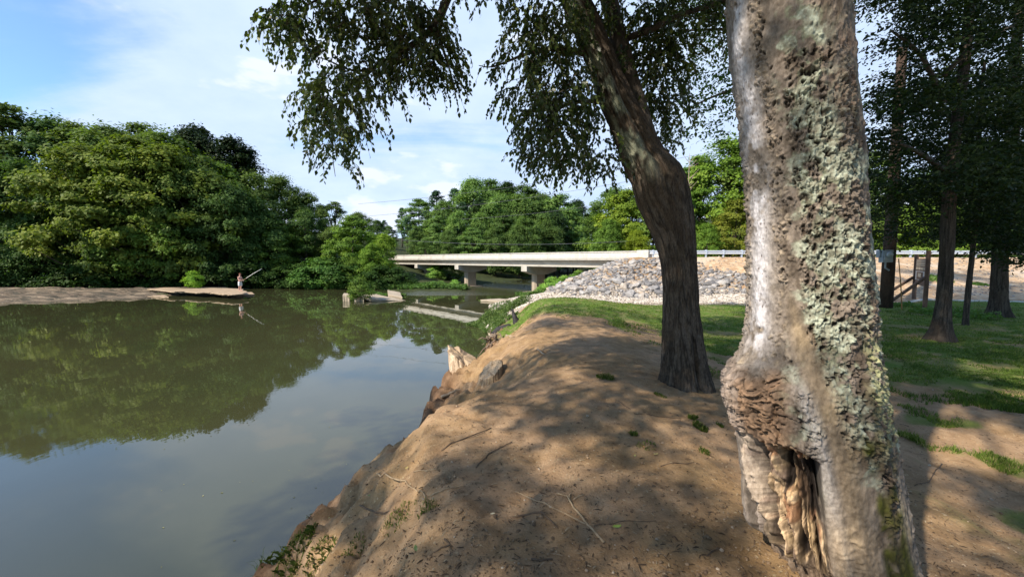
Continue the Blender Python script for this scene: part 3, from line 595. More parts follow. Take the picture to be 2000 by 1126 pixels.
slab('rock_ledge', [g2(285, 564, .5), g2(312, 566.5, .5), g2(335, 569, .5), g2(362, 568.5, .5), g2(385, 571, .5), g2(405, 570.3, .5), g2(432, 573, .5), g2(455, 574.5, .5), g2(472, 573, .5), g2(486, 570, .5), g2(470, 564, .5), g2(400, 562, .5), g2(318, 561, .5)], .50, .13, srock, 'jutting flat ledge of brown rock under the feet of the angler, dark hollow below it', 'rock ledge', (.006, .012), 12, None, .12)
slab('ledge_shade_rock', [g2(330, 576, .0), g2(400, 576.5, .0), g2(450, 576.5, 0), g2(462, 572, 0), g2(440, 566, 0), g2(340, 566, 0)], .36, .5, simple('ledge_shade_rock', (.02, .018, .014), (.05, .045, .035), 4), 'rock under the jutting ledge, coloured dark as the shaded hollow', 'rock', (0, 0), 13)  # near-black colour paints the shade of the hollow below the ledge
slab('rock_slab', [g2(432, 573, .4), g2(497, 574, .12), g2(492, 571, .14), g2(445, 568, .45)], .20, .14, srock, 'thin flat stone slab tipped into the water below the angler', 'rock', (-.06, 0), 3)
slab('rock_slab', [g2(285, 580), g2(330, 581), g2(322, 577), g2(282, 577)], .09, .2, srock, 'low pale slab lying in the water under the dark overhang', 'rock', (0, 0), 4)
# broken concrete of an old dam with its bush
oldc = simple('old_concrete', (.26, .21, .15), (.42, .35, .26), 2.5, .9, .5, .05, detail=9)
slab('concrete_block', [g2(669, 588), g2(682, 588), g2(684, 584), g2(672, 583)], .55, .9, oldc, 'squarish broken concrete block standing in the water left of the bush', 'concrete block', (0, 0), 5)
slab('concrete_slab', [g2(697, 588), g2(728, 589), g2(792, 586), g2(735, 581), g2(700, 583)], .30, .22, oldc, 'long tilted concrete slab running from the bush into the water', 'concrete slab', (-.10, 0), 6)
slab('concrete_slab', [g2(692, 588), g2(712, 589), g2(714, 585), g2(695, 584)], .42, .7, oldc, 'thick end of broken concrete beside the bush', 'concrete block', (0, 0), 7)
slab('concrete_block', [g2(760, 583), g2(786, 584), g2(782, 579), g2(757, 578)], .42, .6, oldc, 'pale broken block behind the long tilted slab', 'concrete block', (-.12, .05), 8)
slab('concrete_slab', [g2(938, 588), g2(1003, 593), g2(1010, 588), g2(975, 586)], .16, .3, oldc, 'flat tan slab reaching from the gravel into the river', 'concrete slab', (0, 0), 9)
slab('concrete_slab', [g2(1060, 583, .5), g2(1100, 578, .6), g2(1112, 572, .6), g2(1085, 573, .5)], .78, .35, oldc, 'flat pale rock on the gravel below the bushes', 'rock', (.05, 0), 10)
o = plant('shrub', 702, 37.3, 545, 'bushy green sapling growing on the broken concrete in the river', 'bush', None, (1.0, .95, .75)); 
p = G(704, 585, .2); s = (at(704, 545, p[1])[2]-.2)/3.0; o.location = tuple(p); o.scale = (s*.95, s*.95, s)

# ------------------------------------------------------------------ low waterside growth (nobody could count it)
def greens(name, pts, lab, ls, hgt, mat, seed, upright=.6, sd_min=None):
    rng = np.random.default_rng(seed); P = np.array(pts); n = len(P)
    zz = height(P[:, 0], P[:, 1]); zz = np.maximum(zz, -.02); z = zz+rng.random(n)**.8*P[:, 2]*hgt
    c = np.stack([P[:, 0], P[:, 1], z], 1); nr = rng.normal(size=(n, 3)); nr[:, 2] = np.abs(nr[:, 2])+.3; dr = rng.normal(size=(n, 3))*.6; dr[:, 2] += upright
    V, Fc, r = leaf_quads(c, nr, ls*(.6+.8*rng.random(n)), rng, .38, dr)
    o = link_mesh(name, np_mesh(name, V, Fc, {'rnd': r}), mat); o['kind'] = 'stuff'; o['label'] = lab; return o
rg = np.random.default_rng(9)
def band(poly, n, w, hh=1.0):            # points scattered along a polyline
    out = []; seg = [(np.array(poly[i]), np.array(poly[i+1])) for i in range(len(poly)-1)]; Ls = np.array([np.linalg.norm(b-a) for a, b in seg])
    for i in rg.choice(len(seg), n, p=Ls/Ls.sum()):
        a, b = seg[i]; q = a+(b-a)*rg.random(); e = (b-a)/np.linalg.norm(b-a); nn = np.array([-e[1], e[0]]); q = q+nn*rg.uniform(-w, w); out.append((q[0], q[1], (hh*(.65+.5*vn(q[0]*.9, q[1]*.9, s=77)))))
    return out
M['reed'] = leafmat('reed', [(0, (.05, .10, .03)), (.5, (.09, .17, .04)), (1, (.14, .22, .05))], trans=.3, useobj=False)
greens('waterside_plants', band([g2(500, 561), g2(640, 562), g2(700, 562.5), g2(780, 565), g2(860, 565), g2(912, 565)], 26000, 1.3, 1), 'low band of green water plants along the far shore left of the bridge', .13, .75, M['reed'], 1)
greens('waterside_plants', band([g2(1078, 577), g2(1050, 576), g2(1015, 577)], 4500, 1.6, 1), 'low green water plants on the gravel bank below the third pier', .11, .4, M['reed'], 2)
greens('waterside_plants', band([g2(720, 576), g2(785, 578)], 2500, .9, 1), 'small green plants in the water behind the broken slab', .10, .35, M['reed'], 3)
greens('waterside_plants', band([g2(270, 575), g2(310, 577), g2(330, 573)], 3500, .8, .8), 'patch of low green on the rock shelf beside the dark overhang', .09, .3, M['reed'], 4)
# ------------------------------------------------------------------ trunks swept along an outline seen in the photograph
def outline_rows(tab, Yc, pys, Yfun=None):
    t = np.array(tab, float); L_ = np.interp(pys, t[:, 0], t[:, 1]); R_ = np.interp(pys, t[:, 0], t[:, 2])
    k = np.ones(7)/7; pad = lambda a: np.convolve(np.pad(a, 3, mode='edge'), k, 'valid'); L_, R_ = pad(L_), pad(R_)
    Cn = []; Rr = []
    for py, l, r in zip(pys, L_, R_):
        Yv = Yc if Yfun is None else Yfun(py); w = CP+(563-py)/F*SP
        tl, tr = math.atan2((l-1000)/F, w), math.atan2((r-1000)/F, w); th = (tl+tr)/2; al = (tr-tl)/2
        D = Yv/math.cos(th); z = at((l+r)/2, py, Yv)[2]; Cn.append((D*math.sin(th), Yv, z)); Rr.append(D*math.sin(al))
    return np.array(Cn), np.array(Rr)
def swept(Cn, Rr, phis):
    """grid of a trunk; phi = 0 faces the path, positive to the right"""
    c = Cn[:, None, :]; h = -Cn[len(Cn)//2, :2]/np.linalg.norm(Cn[len(Cn)//2, :2]); rt = np.array([-h[1], h[0]]); rt = rt if rt[0] > 0 else -rt
    d = np.cos(phis)[None, :, None]*np.array([h[0], h[1], 0])+np.sin(phis)[None, :, None]*np.array([rt[0], rt[1], 0])
    return c+0*d, d
def grid_faces(nr, nc):
    i = np.arange(nr*nc).reshape(nr, nc); j = np.roll(i, -1, 1); return np.stack([i[:-1], j[:-1], j[1:], i[1:]], -1).reshape(-1, 4)
BT = [(-120, 1412, 1636), (0, 1418, 1660), (100, 1424, 1666), (200, 1443, 1676), (300, 1453, 1690), (400, 1461, 1701), (500, 1466, 1712), (600, 1463, 1719), (660, 1456, 1721), (690, 1446, 1726), (715, 1428, 1732), (745, 1417, 1738), (790, 1420, 1747), (830, 1430, 1754), (900, 1443, 1766), (950, 1449, 1777), (1000, 1452, 1788), (1040, 1456, 1797), (1056, 1464, 1800), (1064, 1480, 1801), (1090, 1492, 1806), (1126, 1508, 1812), (1180, 1510, 1830), (1260, 1495, 1862)]
pys = np.arange(-110, 1262, 1.55)[::-1]; Cn, Rr = outline_rows(BT, 2.13, pys)
up = np.arange(1, 46); zt = Cn[-1, 2]+up*.14; Cu = np.stack([Cn[-1, 0]-.04*(zt-Cn[-1, 2])-.02*np.sin(up*.2), 2.13+0*up, zt], 1); Ru = Rr[-1]*(1-.6*up/46)
pyf = np.concatenate([pys, -120-up*40]); Cn = np.concatenate([Cn, Cu]); Rr = np.concatenate([Rr, Ru])
front_n, back_n = 330, 70
phis = np.concatenate([np.linspace(-1.75, 1.75, front_n), np.linspace(1.75, 2*math.pi-1.75, back_n+2)[1:-1]])
c0, dd = swept(Cn, Rr, phis); R2 = Rr[:, None]; P0 = c0+dd*R2[..., None]; x, y, z = P0[..., 0], P0[..., 1], P0[..., 2]
q = (1+np.sin(phis))[None, :]/2*np.ones_like(x); q = np.where(np.cos(phis)[None, :] < 0, np.where(q < .5, 0-(.0), 1.0), q); py = pyf[:, None]*np.ones_like(x)
arc = phis[None, :]*R2
gauss = lambda v, c, w: np.exp(-((v-c)/w)**2)
px_ = np.interp(pyf, [b[0] for b in BT], [b[1] for b in BT])[:, None]*(1-q)+np.interp(pyf, [b[0] for b in BT], [b[2] for b in BT])[:, None]*q
# zones of the bark
nzA = fbm(x*9, y*9, z*9, 4, 101); nzB = fbm(x*30, y*30, z*30, 3, 103); nzC = fbm(x*4, y*4, z*4, 3, 107)
cav_x0 = np.interp(pyf, [820, 860, 1000, 1060], [1470, 1455, 1456, 1470])[:, None]; cav_x1 = np.interp(pyf, [820, 850, 900, 950, 1000, 1060, 1126, 1260], [1560, 1618, 1622, 1628, 1632, 1650, 1672, 1700])[:, None]
cav = ss(832, 850, py-10*nzA)*ss(0, 14, px_-cav_x0)*ss(0, 12, cav_x1-px_)*ss(1260, 1150, py)
tongue = ss(1060, 1050, py+8*nzA)
low_in = cav*(1-tongue)
burl = ss(700, 730, py+12*nzA)*ss(872, 838, py-14*nzA)*ss(.50, .36, q+.04*nzA)*ss(-.9, -.2, -np.abs(np.cos(phis))[None, :]*-1)
callus_x = np.interp(pyf, [660, 740, 850, 950, 1050, 1126, 1260], [1545, 1590, 1622, 1640, 1662, 1690, 1730])[:, None]
callus = gauss(px_, callus_x, 15)*ss(680, 760, py)
smooth_x = np.interp(pyf, [540, 620, 700, 780, 900, 1000, 1126, 1260], [1545, 1568, 1600, 1635, 1668, 1690, 1735, 1770])[:, None]
smooth = gauss(px_, smooth_x, np.interp(pyf, [540, 700, 900, 1126], [6, 24, 32, 42])[:, None])*ss(545, 600, py)
white = gauss(q, .13+.02*nzC, .085)*ss(725, 640, py+30*nzA)*ss(-.35, .15, .35+nzA)
moss = ss(.80, .85, q+.03*nzA)*ss(.99, .93, q)*ss(800, 860, py+40*nzA)
ridge = gauss(px_, np.interp(pyf, [560, 700, 900, 1126], [1650, 1690, 1735, 1778])[:, None], 14)*ss(560, 640, py)
wartzone = np.clip(.25+.9*ss(.30, .5, q)*ss(.97, .9, q)*ss(60, 330, py)+.6*gauss(q, .30, .06)*ss(720, 500, py)+.55*ss(.10, .02, q)*ss(720, 600, py)*ss(100, 250, py)-.8*white-1.2*smooth-1.3*cav-2.2*burl-.5*gauss(q, .42, .05)+.25*nzC, 0, 1)*ss(900, 780, py)+.55*ridge*ss(1126, 900, py)+.25*ss(.93, .97, q)*ss(500, 620, py)
D = .010*fbm(arc*6, z*1.3, 0*z, 3, 111)+.004*nzA
d1, id1 = worley(x*33+.9*nzB, y*33+.9*nzB, z*27+.6*nzA, 121); d2, id2 = worley(x*58, y*58, z*46, 131)
wart = ss(.0, .25, wartzone-.86*id1)*ss(.62, .18, d1); wart2 = ss(0, .25, wartzone*1.05-.86*id2)*ss(.6, .2, d2)
D += .013*wart*(.6+.6*nzB)*(1-.5*ss(.85, .95, q))+.0055*wart2*(1+nzB)+.0022*fbm(x*75, y*75, z*60, 2, 198)
nzD = fbm(x*40, y*40, z*34, 3, 143); nzE = fbm(x*40+9, y*40, z*34, 3, 145); dp, idp = worley(x*25+.55*nzD, y*25+.55*nzD, z*19+4+.7*nzE, 141); pit = ss(.1, .3, wartzone-.85*idp+.1*nzC)*ss(.40, .18, dp+.10*nzE); D -= .019*pit; D += .010*ss(.40, .52, dp)*ss(.70, .56, dp)*ss(.1, .3, wartzone-.85*idp)*(nzD > -.1)
dots_d, dots_i = worley(x*52, y*52, z*34, 151); dots = ss(.30, .12, dots_d)*(dots_i > .45)*white; D -= .003*dots
D += .0025*nzB*(1-.6*smooth)
D += .003*smooth*np.sin(z*150+9*nzC+5*nzA)*ss(-.2, .5, nzA+.3)*ss(760, 900, py)
# burl: folded wood
fold = 1-np.abs(fbm(x*11+1.2*nzA, y*11, z*15+1.5*nzC, 3, 161)); fold = np.clip(fold, 0, 1)**3
fold2 = np.abs(fbm(x*5+2*nzC, y*5, z*8+1.5*nzA, 3, 163)); D += burl*(.034*gauss(py, 765, 55)*gauss(q, .2, .26)+.024*(fold-.5)-.036*ss(.16, 0, fold2)+.006*nzB)
lip = ss(800, 835, py)*ss(858, 845, py-10*nzA)*ss(.02, .1, q)*ss(.66, .55, q); D += .034*lip*(1+.7*nzA)
# hollow with upright splinters
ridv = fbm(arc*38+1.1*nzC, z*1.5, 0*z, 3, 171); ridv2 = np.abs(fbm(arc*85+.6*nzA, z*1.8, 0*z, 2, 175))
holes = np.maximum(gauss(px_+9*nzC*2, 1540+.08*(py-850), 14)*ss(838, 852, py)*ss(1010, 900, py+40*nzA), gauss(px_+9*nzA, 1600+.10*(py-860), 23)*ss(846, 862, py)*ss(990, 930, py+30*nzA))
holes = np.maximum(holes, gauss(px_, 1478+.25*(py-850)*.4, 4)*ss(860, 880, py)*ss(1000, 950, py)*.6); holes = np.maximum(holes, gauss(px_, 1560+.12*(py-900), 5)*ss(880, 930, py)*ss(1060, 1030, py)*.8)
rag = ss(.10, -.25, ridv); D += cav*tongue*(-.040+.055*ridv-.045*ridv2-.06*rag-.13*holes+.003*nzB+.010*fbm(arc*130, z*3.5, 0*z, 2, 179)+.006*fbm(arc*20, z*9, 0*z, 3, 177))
D += low_in*(-.055+.010*fbm(arc*14, z*5, 0*z, 3, 181)+.032*ridv-.02*ridv2+.008*fbm(arc*110, z*6, 0*z, 2, 180))
D += .014*callus*(1+.4*ridv)+.010*ridge*(1+nzA)
vert = fbm(arc*26, z*2.5, 0*z, 3, 185); D += .008*vert*ss(.8, .9, q)*ss(700, 900, py)+.004*vert*ss(900, 1050, py)
D *= ss(-1.3, -.6, -np.abs(phis)[None, :]*.5)*1.0
fluff = (np.cos(phis)[None, :] < -.2); D = np.where(fluff, .012*fbm(x*12, y*12, z*6, 3, 187), D)
V = P0+dd*D[..., None]
def lerp(a, b, w): w = np.clip(w, 0, 1)[..., None]; return a*(1-w)+np.array(b)*w
col = np.ones(x.shape+(3,))*np.array([.27, .225, .185]); col = lerp(col, (.17, .135, .105), ss(-.1, .5, fbm(x*14, y*14, z*5, 4, 191)))
col = lerp(col, (.36, .30, .25), ss(.0, .5, fbm(x*22, y*22, z*12, 3, 193))*.7); col = lerp(col, (.33, .235, .185), ss(.70, .82, q)*ss(380, 280, py)*ss(30, 80, py)*ss(-.3, .2, nzC)*.8)
col = lerp(col, (.40, .345, .295), ss(.02, .12, .36-q)*.7)
col = lerp(col, (.62, .60, .62), white*ss(-.5, .3, .45+nzB*.6)); col = lerp(col, (.12, .085, .07), dots*.9)
li = fbm(x*16, y*16, z*13, 4, 195); lz = ss(.32, .5, q)*ss(1000, 760, py)*(1-smooth)*(1-.8*ss(.72, .8, q)*ss(380, 240, py)); lzone = lz*ss(-.05, .25, li+.25*gauss(px_, 1620, 50)*1.0)
spk = ss(-.25, .25, fbm(x*70, y*70, z*60, 2, 196)+.1*li); col = lerp(col, (.33, .36, .25), lzone*.80*(.5+.5*spk)); col = lerp(col, (.54, .575, .47), lz*ss(.16, .34, li+.25*wart+.10*gauss(py, 560, 200)+.12*gauss(py, 250, 120)*gauss(px_, 1610, 45)-.05+.2*nzB)*.85*(.35+.65*spk))
col = lerp(col, (.13, .10, .075), pit); col = lerp(col, (.47, .385, .29), wart*ss(.55, .35, q)*.8)
crust = ss(.84, .90, q)*ss(600, 660, py)*ss(840, 790, py+30*nzA); col = lerp(col, (.46, .46, .26), crust*ss(-.2, .3, fbm(x*50, y*50, z*50, 2, 197)+.2)*.9)
col = lerp(col, (.30, .235, .165), smooth*.95); col = lerp(col, (.40, .31, .20), smooth*ss(0, .5, nzA)*.6)
col = lerp(col, (.36, .235, .15), burl*.9); col = lerp(col, (.20, .14, .10), burl*ss(.62, .3, fold)*.8); col = lerp(col, (.50, .44, .40), burl*ss(.2, .08, q)*.6)
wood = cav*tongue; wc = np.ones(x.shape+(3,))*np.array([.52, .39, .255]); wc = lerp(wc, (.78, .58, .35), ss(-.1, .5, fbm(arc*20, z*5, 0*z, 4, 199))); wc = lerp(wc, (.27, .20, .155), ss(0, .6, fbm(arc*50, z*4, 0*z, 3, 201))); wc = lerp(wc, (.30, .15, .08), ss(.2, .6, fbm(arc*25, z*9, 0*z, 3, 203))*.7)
wc = lerp(wc, (.43, .38, .34), ss(1520, 1470, px_)*.7); wc = wc*(.62+.75*ss(-.5, .5, fbm(arc*60+nzB, z*4, 0*z, 4, 205)+.5*ridv))[..., None]; wc = lerp(wc, (.09, .065, .05), ss(.0, .7, rag)*.85); wc = lerp(wc, (.03, .022, .018), ss(.2, .6, holes))  # weathered wood; shade of the gaps and holes put into the colour
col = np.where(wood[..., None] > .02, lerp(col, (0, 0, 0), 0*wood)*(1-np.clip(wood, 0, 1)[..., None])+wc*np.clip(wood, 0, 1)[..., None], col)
col = lerp(col, (.33, .245, .175), low_in*.8); col = lerp(col, (.56, .52, .49), callus*.75*ss(1126, 900, py)); col = lerp(col, (.48, .37, .25), callus*ss(880, 1000, py)*.8)
col = lerp(col, (.085, .090, .016), moss*ss(-.3, .2, nzA+.35)); col = lerp(col, (.10, .075, .055), ridge*.6*ss(.3, -.3, nzA)); col = lerp(col, (.30, .26, .22), ss(.93, .98, q)*ss(800, 900, py)*.7)
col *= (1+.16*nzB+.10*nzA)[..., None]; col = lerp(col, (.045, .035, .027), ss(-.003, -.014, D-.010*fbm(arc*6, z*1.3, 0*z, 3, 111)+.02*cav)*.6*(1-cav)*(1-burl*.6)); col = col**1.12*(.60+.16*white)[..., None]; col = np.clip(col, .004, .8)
t = NT('warty_bark', .88, .18); fine = t.noise(150, 6, .75); fine2 = t.noise(45, 6, .7, stretch=(1, 1, .5))
t.color(t.mix(1.0, t.attr('col', 'Color'), t.mix(t.maprange(fine2, .3, .7), (.66, .64, .62), (1.32, 1.32, 1.32)), 'MULTIPLY')); t.bump(fine2, .55, .006); t.bump(fine, .5, .003)
big = tag(empty('warty_tree', (Cn[0, 0], Cn[0, 1], 1.5)), 'big warty lichen-covered tree with a hollow burl, standing closest at the right', 'tree'); bi = Matrix.Translation(-Vector(big.location))
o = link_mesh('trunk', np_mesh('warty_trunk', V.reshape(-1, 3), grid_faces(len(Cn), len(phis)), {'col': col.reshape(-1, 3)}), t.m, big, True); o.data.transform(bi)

# ------------------------------------------------------------------ near foliage
def leaves6(c, ax, nr, s, w, rng, rnd):
    n = len(c); ax = ax/(np.linalg.norm(ax, axis=1, keepdims=True)+1e-9); nr = nr-ax*np.sum(nr*ax, 1, keepdims=True); nr /= np.linalg.norm(nr, axis=1, keepdims=True)+1e-9
    b = np.cross(ax, nr); s = s.reshape(-1, 1); V = np.stack([c-ax*s, c-ax*s*.35+b*s*w, c+ax*s*.3+b*s*w*.78, c+ax*s, c+ax*s*.3-b*s*w*.78, c-ax*s*.35-b*s*w], 1)
    V[:, 3] += nr*s*.12; V[:, 0] += nr*s*.1
    return V.reshape(-1, 3), np.arange(n*6).reshape(n, 6), np.repeat(rnd, 6)
def twig_mass(ells, seed, ls, per=13, tl=.42, ysp=.45, stems=None, hang=.75, tw=True):
    """ells: (px, py, rx, ry, depth, twigs)"""
    rng = np.random.default_rng(seed); cs = []; axs = []; nrs = []; rn = []; tips = MB()
    for (ex, ey, rx, ry, Yd, nt) in ells:
        tint = rng.random()
        for _ in range(int(nt)):
            a = rng.random()*6.283; r = math.sqrt(rng.random()); pxx, pyy = ex+rx*r*math.cos(a), ey+ry*r*math.sin(a)-ry*.15
            p = at(pxx, pyy, Yd+rng.normal()*ysp*.6); side = math.copysign(1, math.cos(a)+rng.normal()*.5)
            d = np.array([side*(.5+rng.random()*.6), rng.normal()*.6, .15+rng.normal()*.3]); L_ = tl*(.5+.8*rng.random()); pts_ = [p]; k = per; st = L_/k
            for i in range(k):
                d = d/np.linalg.norm(d); d = d+np.array([0, 0, -.13*hang*2]); p = p+d/np.linalg.norm(d)*st; pts_.append(p)
            tb = np.clip(tint*.5+.5*rng.random(), 0, 1)
            for i in range(1, k+1):
                if rng.random() < .12: continue
                t_ = pts_[i]-pts_[i-1]; t_ = t_/np.linalg.norm(t_); sgn = 1 if i % 2 else -1; sd_ = np.cross(t_, [0, 0, 1.]); sd_ = sd_/(np.linalg.norm(sd_)+1e-6)
                ax = t_*.45+sd_*sgn*.55+np.array([0, 0, -.75*hang])+rng.normal(size=3)*.28; s_ = ls*(.55+.6*rng.random()); ax /= np.linalg.norm(ax)
                cs.append(pts_[i]+ax*s_*1.15); axs.append(ax); nrs.append(rng.normal(size=3)+np.array([-.3, -.2, .5])); rn.append((s_, np.clip(tb+rng.normal()*.18, 0, 1)))
            if tw: tips.tube([pts_[0], pts_[k//2], pts_[k]], [.0035, .0025, .0012], 3, False)
    rn = np.array(rn); V, Fc, r = leaves6(np.array(cs), np.array(axs), np.array(nrs), rn[:, 0], .52, rng, rn[:, 1])
    return V, Fc, r, tips
def cloud(cents, seed, nper, ls):          # leaf clumps well above the frame: (x, y, z, radius)
    rng = np.random.default_rng(seed); Ps = []
    for (a, b, c_, r) in cents:
        n = int(nper*r*r); v = rng.normal(size=(n, 3)); v /= np.linalg.norm(v, axis=1, keepdims=True); rad = r*(.3+.75*rng.random(n)**.5); o_ = v*rad[:, None]; o_[:, 2] *= .42; Ps.append(np.array([a, b, c_])+o_)
    c = np.concatenate(Ps); n = len(c); nr = rng.normal(size=(n, 3)); nr[:, 2] += 1.0
    ax = rng.normal(size=(n, 3)); return leaves6(c, ax, nr, ls*(.6+.7*rng.random(n)), .52, rng, rng.random(n))
def above(x, y): return 3.7+.66*max(y, 0)+.3
# leaning tree
MT = [(-60, 1070, 1128), (0, 1093, 1156), (50, 1114, 1178), (100, 1134, 1200), (150, 1152, 1222), (200, 1168, 1246), (250, 1190, 1273), (300, 1208, 1303), (325, 1216, 1328), (350, 1226, 1342), (380, 1233, 1350), (420, 1252, 1357), (460, 1273, 1360), (500, 1287, 1362), (520, 1291, 1363), (600, 1293, 1367), (640, 1291, 1374), (680, 1291, 1381), (720, 1289, 1389), (740, 1286, 1396), (765, 1280, 1404), (790, 1272, 1412)]
pys = np.arange(-58, 788, 2.2)[::-1]; Cm, Rm = outline_rows(MT, 5.8, pys); Rm = Rm*.97
ph = np.linspace(-math.pi, math.pi, 221)[:-1]
def bark_trunk(Cn, Rr, ph, seed, amp=.02, f=9, pyv=None, colr=((.030, .023, .017), (.105, .083, .063)), lichen=None):
    c0, dd = swept(Cn, Rr, ph); P0 = c0+dd*Rr[:, None, None]; x, y, z = P0[..., 0], P0[..., 1], P0[..., 2]
    wob = .35*fbm(x*2, y*2, z*2, 2, seed+9)
    u1, v1 = np.cos(ph)[None, :]*1.0*f*.35+wob, np.sin(ph)[None, :]*1.0*f*.35+wob
    rv = fbm(u1*1.6, v1*1.6, z*1.7, 4, seed, .6); D = -amp*np.abs(rv)*1.3+amp*.5*fbm(x*3, y*3, z*1.2, 2, seed+3)+amp*.25*fbm(x*22, y*22, z*12, 2, seed+4)
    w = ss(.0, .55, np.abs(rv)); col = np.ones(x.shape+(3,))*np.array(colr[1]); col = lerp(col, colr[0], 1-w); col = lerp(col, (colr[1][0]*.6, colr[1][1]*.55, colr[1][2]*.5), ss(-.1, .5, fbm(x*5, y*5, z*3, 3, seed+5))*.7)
    if lichen: col = lichen(col, x, y, z, D)
    return P0, dd, D, col, x, y, z
def lich(col, x, y, z, D):
    s_ = np.sin(ph)[None, :]*np.ones_like(x); zz = z
    m_ = ss(-.95, -.6, s_)*ss(.35, -.1, s_)*ss(4.6, 5.3, zz)*ss(-.35, .15, fbm(x*7, y*7, z*4, 3, 301)+.12); return lerp(col, (.27, .29, .21), m_*.8)
P0, dd, D, col, x, y, z = bark_trunk(Cm, Rm, ph, 210, .026, 9, lichen=lich)
zr = Cm[:, 2][:, None]; lo = zr.min(); D += .022*ss(lo+1.1, lo+.1, zr)*np.cos(ph*5+.6)[None, :]; D -= .07*gauss(ph[None, :], .55, .10)*ss(lo+1.5, lo+.6, zr)
D += .03*gauss(ph[None, :], -.35, .5)*ss(4.4, 5.0, zr)-.05*gauss(ph[None, :], .28+.1*(zr-5), .13)*ss(4.3, 4.9, zr)+.03*gauss(ph[None, :], .9, .4)*gauss(zr, 4.9, .3)
V = P0+dd*D[..., None]
t = NT('furrowed_bark', .92, .12); f2 = t.noise(60, 6, .7, stretch=(1, 1, .4)); t.color(t.mix(1.0, t.attr('col', 'Color'), t.mix(t.maprange(f2, .3, .7), (.6, .6, .6), (1.4, 1.4, 1.4)), 'MULTIPLY')); t.bump(f2, .7, .012); M['furrow'] = t.m
lean = tag(empty('leaning_tree', (Cm[0, 0], Cm[0, 1], Cm[0, 2])), 'dark furrowed tree leaning left over the bank, its leafy boughs hanging over the river', 'tree'); li_ = Matrix.Translation(-Vector(lean.location))
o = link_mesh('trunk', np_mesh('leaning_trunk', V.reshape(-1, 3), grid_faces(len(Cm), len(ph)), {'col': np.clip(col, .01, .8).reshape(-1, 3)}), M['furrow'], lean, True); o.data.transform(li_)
darkbark = simple('dark_bark', (.030, .024, .018), (.10, .08, .06), 14, .92, .9, .03, stretch=(1, 1, .35))
rr_ = random.Random(4)
def limb(parent, inv_, pts, mat=darkbark, n=9, sub=4, name='limb'):
    """pts: (px, py, depth, radius) smoothed"""
    P = [at(a, b, c+(.28 if parent.name.startswith('leaning') else 0)) for a, b, c, _ in pts]; R = [p[3] for p in pts]; PP = []; RR = []
    for i in range(len(P)-1):
        p0, p1, p2, p3 = P[max(i-1, 0)], P[i], P[i+1], P[min(i+2, len(P)-1)]
        for k in range(sub):
            u = k/sub; PP.append(.5*((2*p1)+(-p0+p2)*u+(2*p0-5*p1+4*p2-p3)*u*u+(-p0+3*p1-3*p2+p3)*u**3)); RR.append(R[i]*(1-u)+R[i+1]*u)
    PP.append(P[-1]); RR.append(R[-1]); m = MB(); m.tube(PP, RR, n, True, .15, rr_); o = m.build(name, mat, parent, True); o.data.transform(inv_); return o
pt = Cm[-1]; q1 = lambda a, b, c: (a, b, c)
limb(lean, li_, [(1288, 345, 5.62, .12), (1255, 240, 5.72, .14), (1222, 130, 5.8, .13), (1192, 10, 5.85, .12), (1165, -100, 5.9, .10), (1150, -400, 6.0, .07)], M['bark'])
limb(lean, li_, [(1112, -30, 5.5, .19), (1080, -110, 5.5, .17), (1050, -220, 5.4, .14), (1040, -400, 5.4, .09), (1050, -650, 5.5, .04)], M['bark'])
limb(lean, li_, [(1085, -100, 5.5, .09), (1000, -170, 5.35, .08), (920, -110, 5.2, .07), (872, 0, 5.1, .055), (850, 50, 5.05, .045), (800, 92, 5.0, .034), (735, 130, 4.95, .022), (690, 138, 4.95, .014), (640, 118, 4.9, .007), (605, 108, 4.9, .004)])
limb(lean, li_, [(735, 130, 4.95, .018), (680, 175, 4.9, .014), (655, 235, 4.85, .010), (650, 300, 4.85, .006), (655, 345, 4.85, .003)], n=6)
limb(lean, li_, [(850, 50, 5.05, .025), (868, 105, 5.1, .018), (885, 160, 5.1, .009), (893, 200, 5.1, .004)], n=6)
limb(lean, li_, [(920, -110, 5.2, .05), (800, -90, 5.1, .035), (690, -30, 5.0, .022), (600, 10, 4.9, .012), (545, 60, 4.9, .005)], n=6)
limb(lean, li_, [(1160, 110, 5.5, .05), (1090, 95, 5.3, .035), (1030, 105, 5.2, .02), (965, 130, 5.1, .009), (935, 128, 5.1, .004)], n=6)
limb(lean, li_, [(1190, 200, 5.5, .04), (1120, 200, 5.3, .026), (1060, 235, 5.2, .014), (1010, 290, 5.2, .005)], n=6)
limb(lean, li_, [(1225, 75, 5.8, .05), (1275, 56, 5.6, .045), (1330, 30, 5.5, .038), (1416, 0, 5.4, .03), (1500, -40, 5.4, .02)], n=7)
EL0 = [(540, 45, 40, 60, 4.9, 34), (600, 30, 70, 55, 4.95, 62), (690, 30, 80, 65, 5.0, 90), (765, 40, 70, 80, 5.0, 100), (835, 95, 60, 75, 5.1, 95), (870, 140, 45, 60, 5.1, 52), (800, 150, 55, 50, 5.0, 55), (888, 175, 15, 32, 5.1, 9), (580, 108, 35, 16, 4.9, 14), (640, 125, 40, 22, 4.9, 16),
      (690, 160, 45, 42, 4.9, 46), (645, 195, 48, 45, 4.85, 52), (618, 248, 42, 36, 4.85, 36), (668, 255, 42, 34, 4.85, 34), (640, 300, 36, 32, 4.85, 26), (655, 335, 16, 16, 4.85, 8), (722, 190, 20, 55, 4.9, 18), (760, 195, 10, 30, 5.0, 6), (600, 205, 24, 20, 4.85, 7), (700, 80, 80, 30, 5.0, 26), (900, -5, 26, 14, 5.2, 8), (980, 2, 30, 16, 5.2, 9), (715, 262, 12, 22, 4.9, 4)]
EL = [(a+8-(22 if a > 820 else 0), b-24 if b > 60 else b-6, c*.80, d*.86, e+.2, f) for a, b, c, d, e, f in EL0]
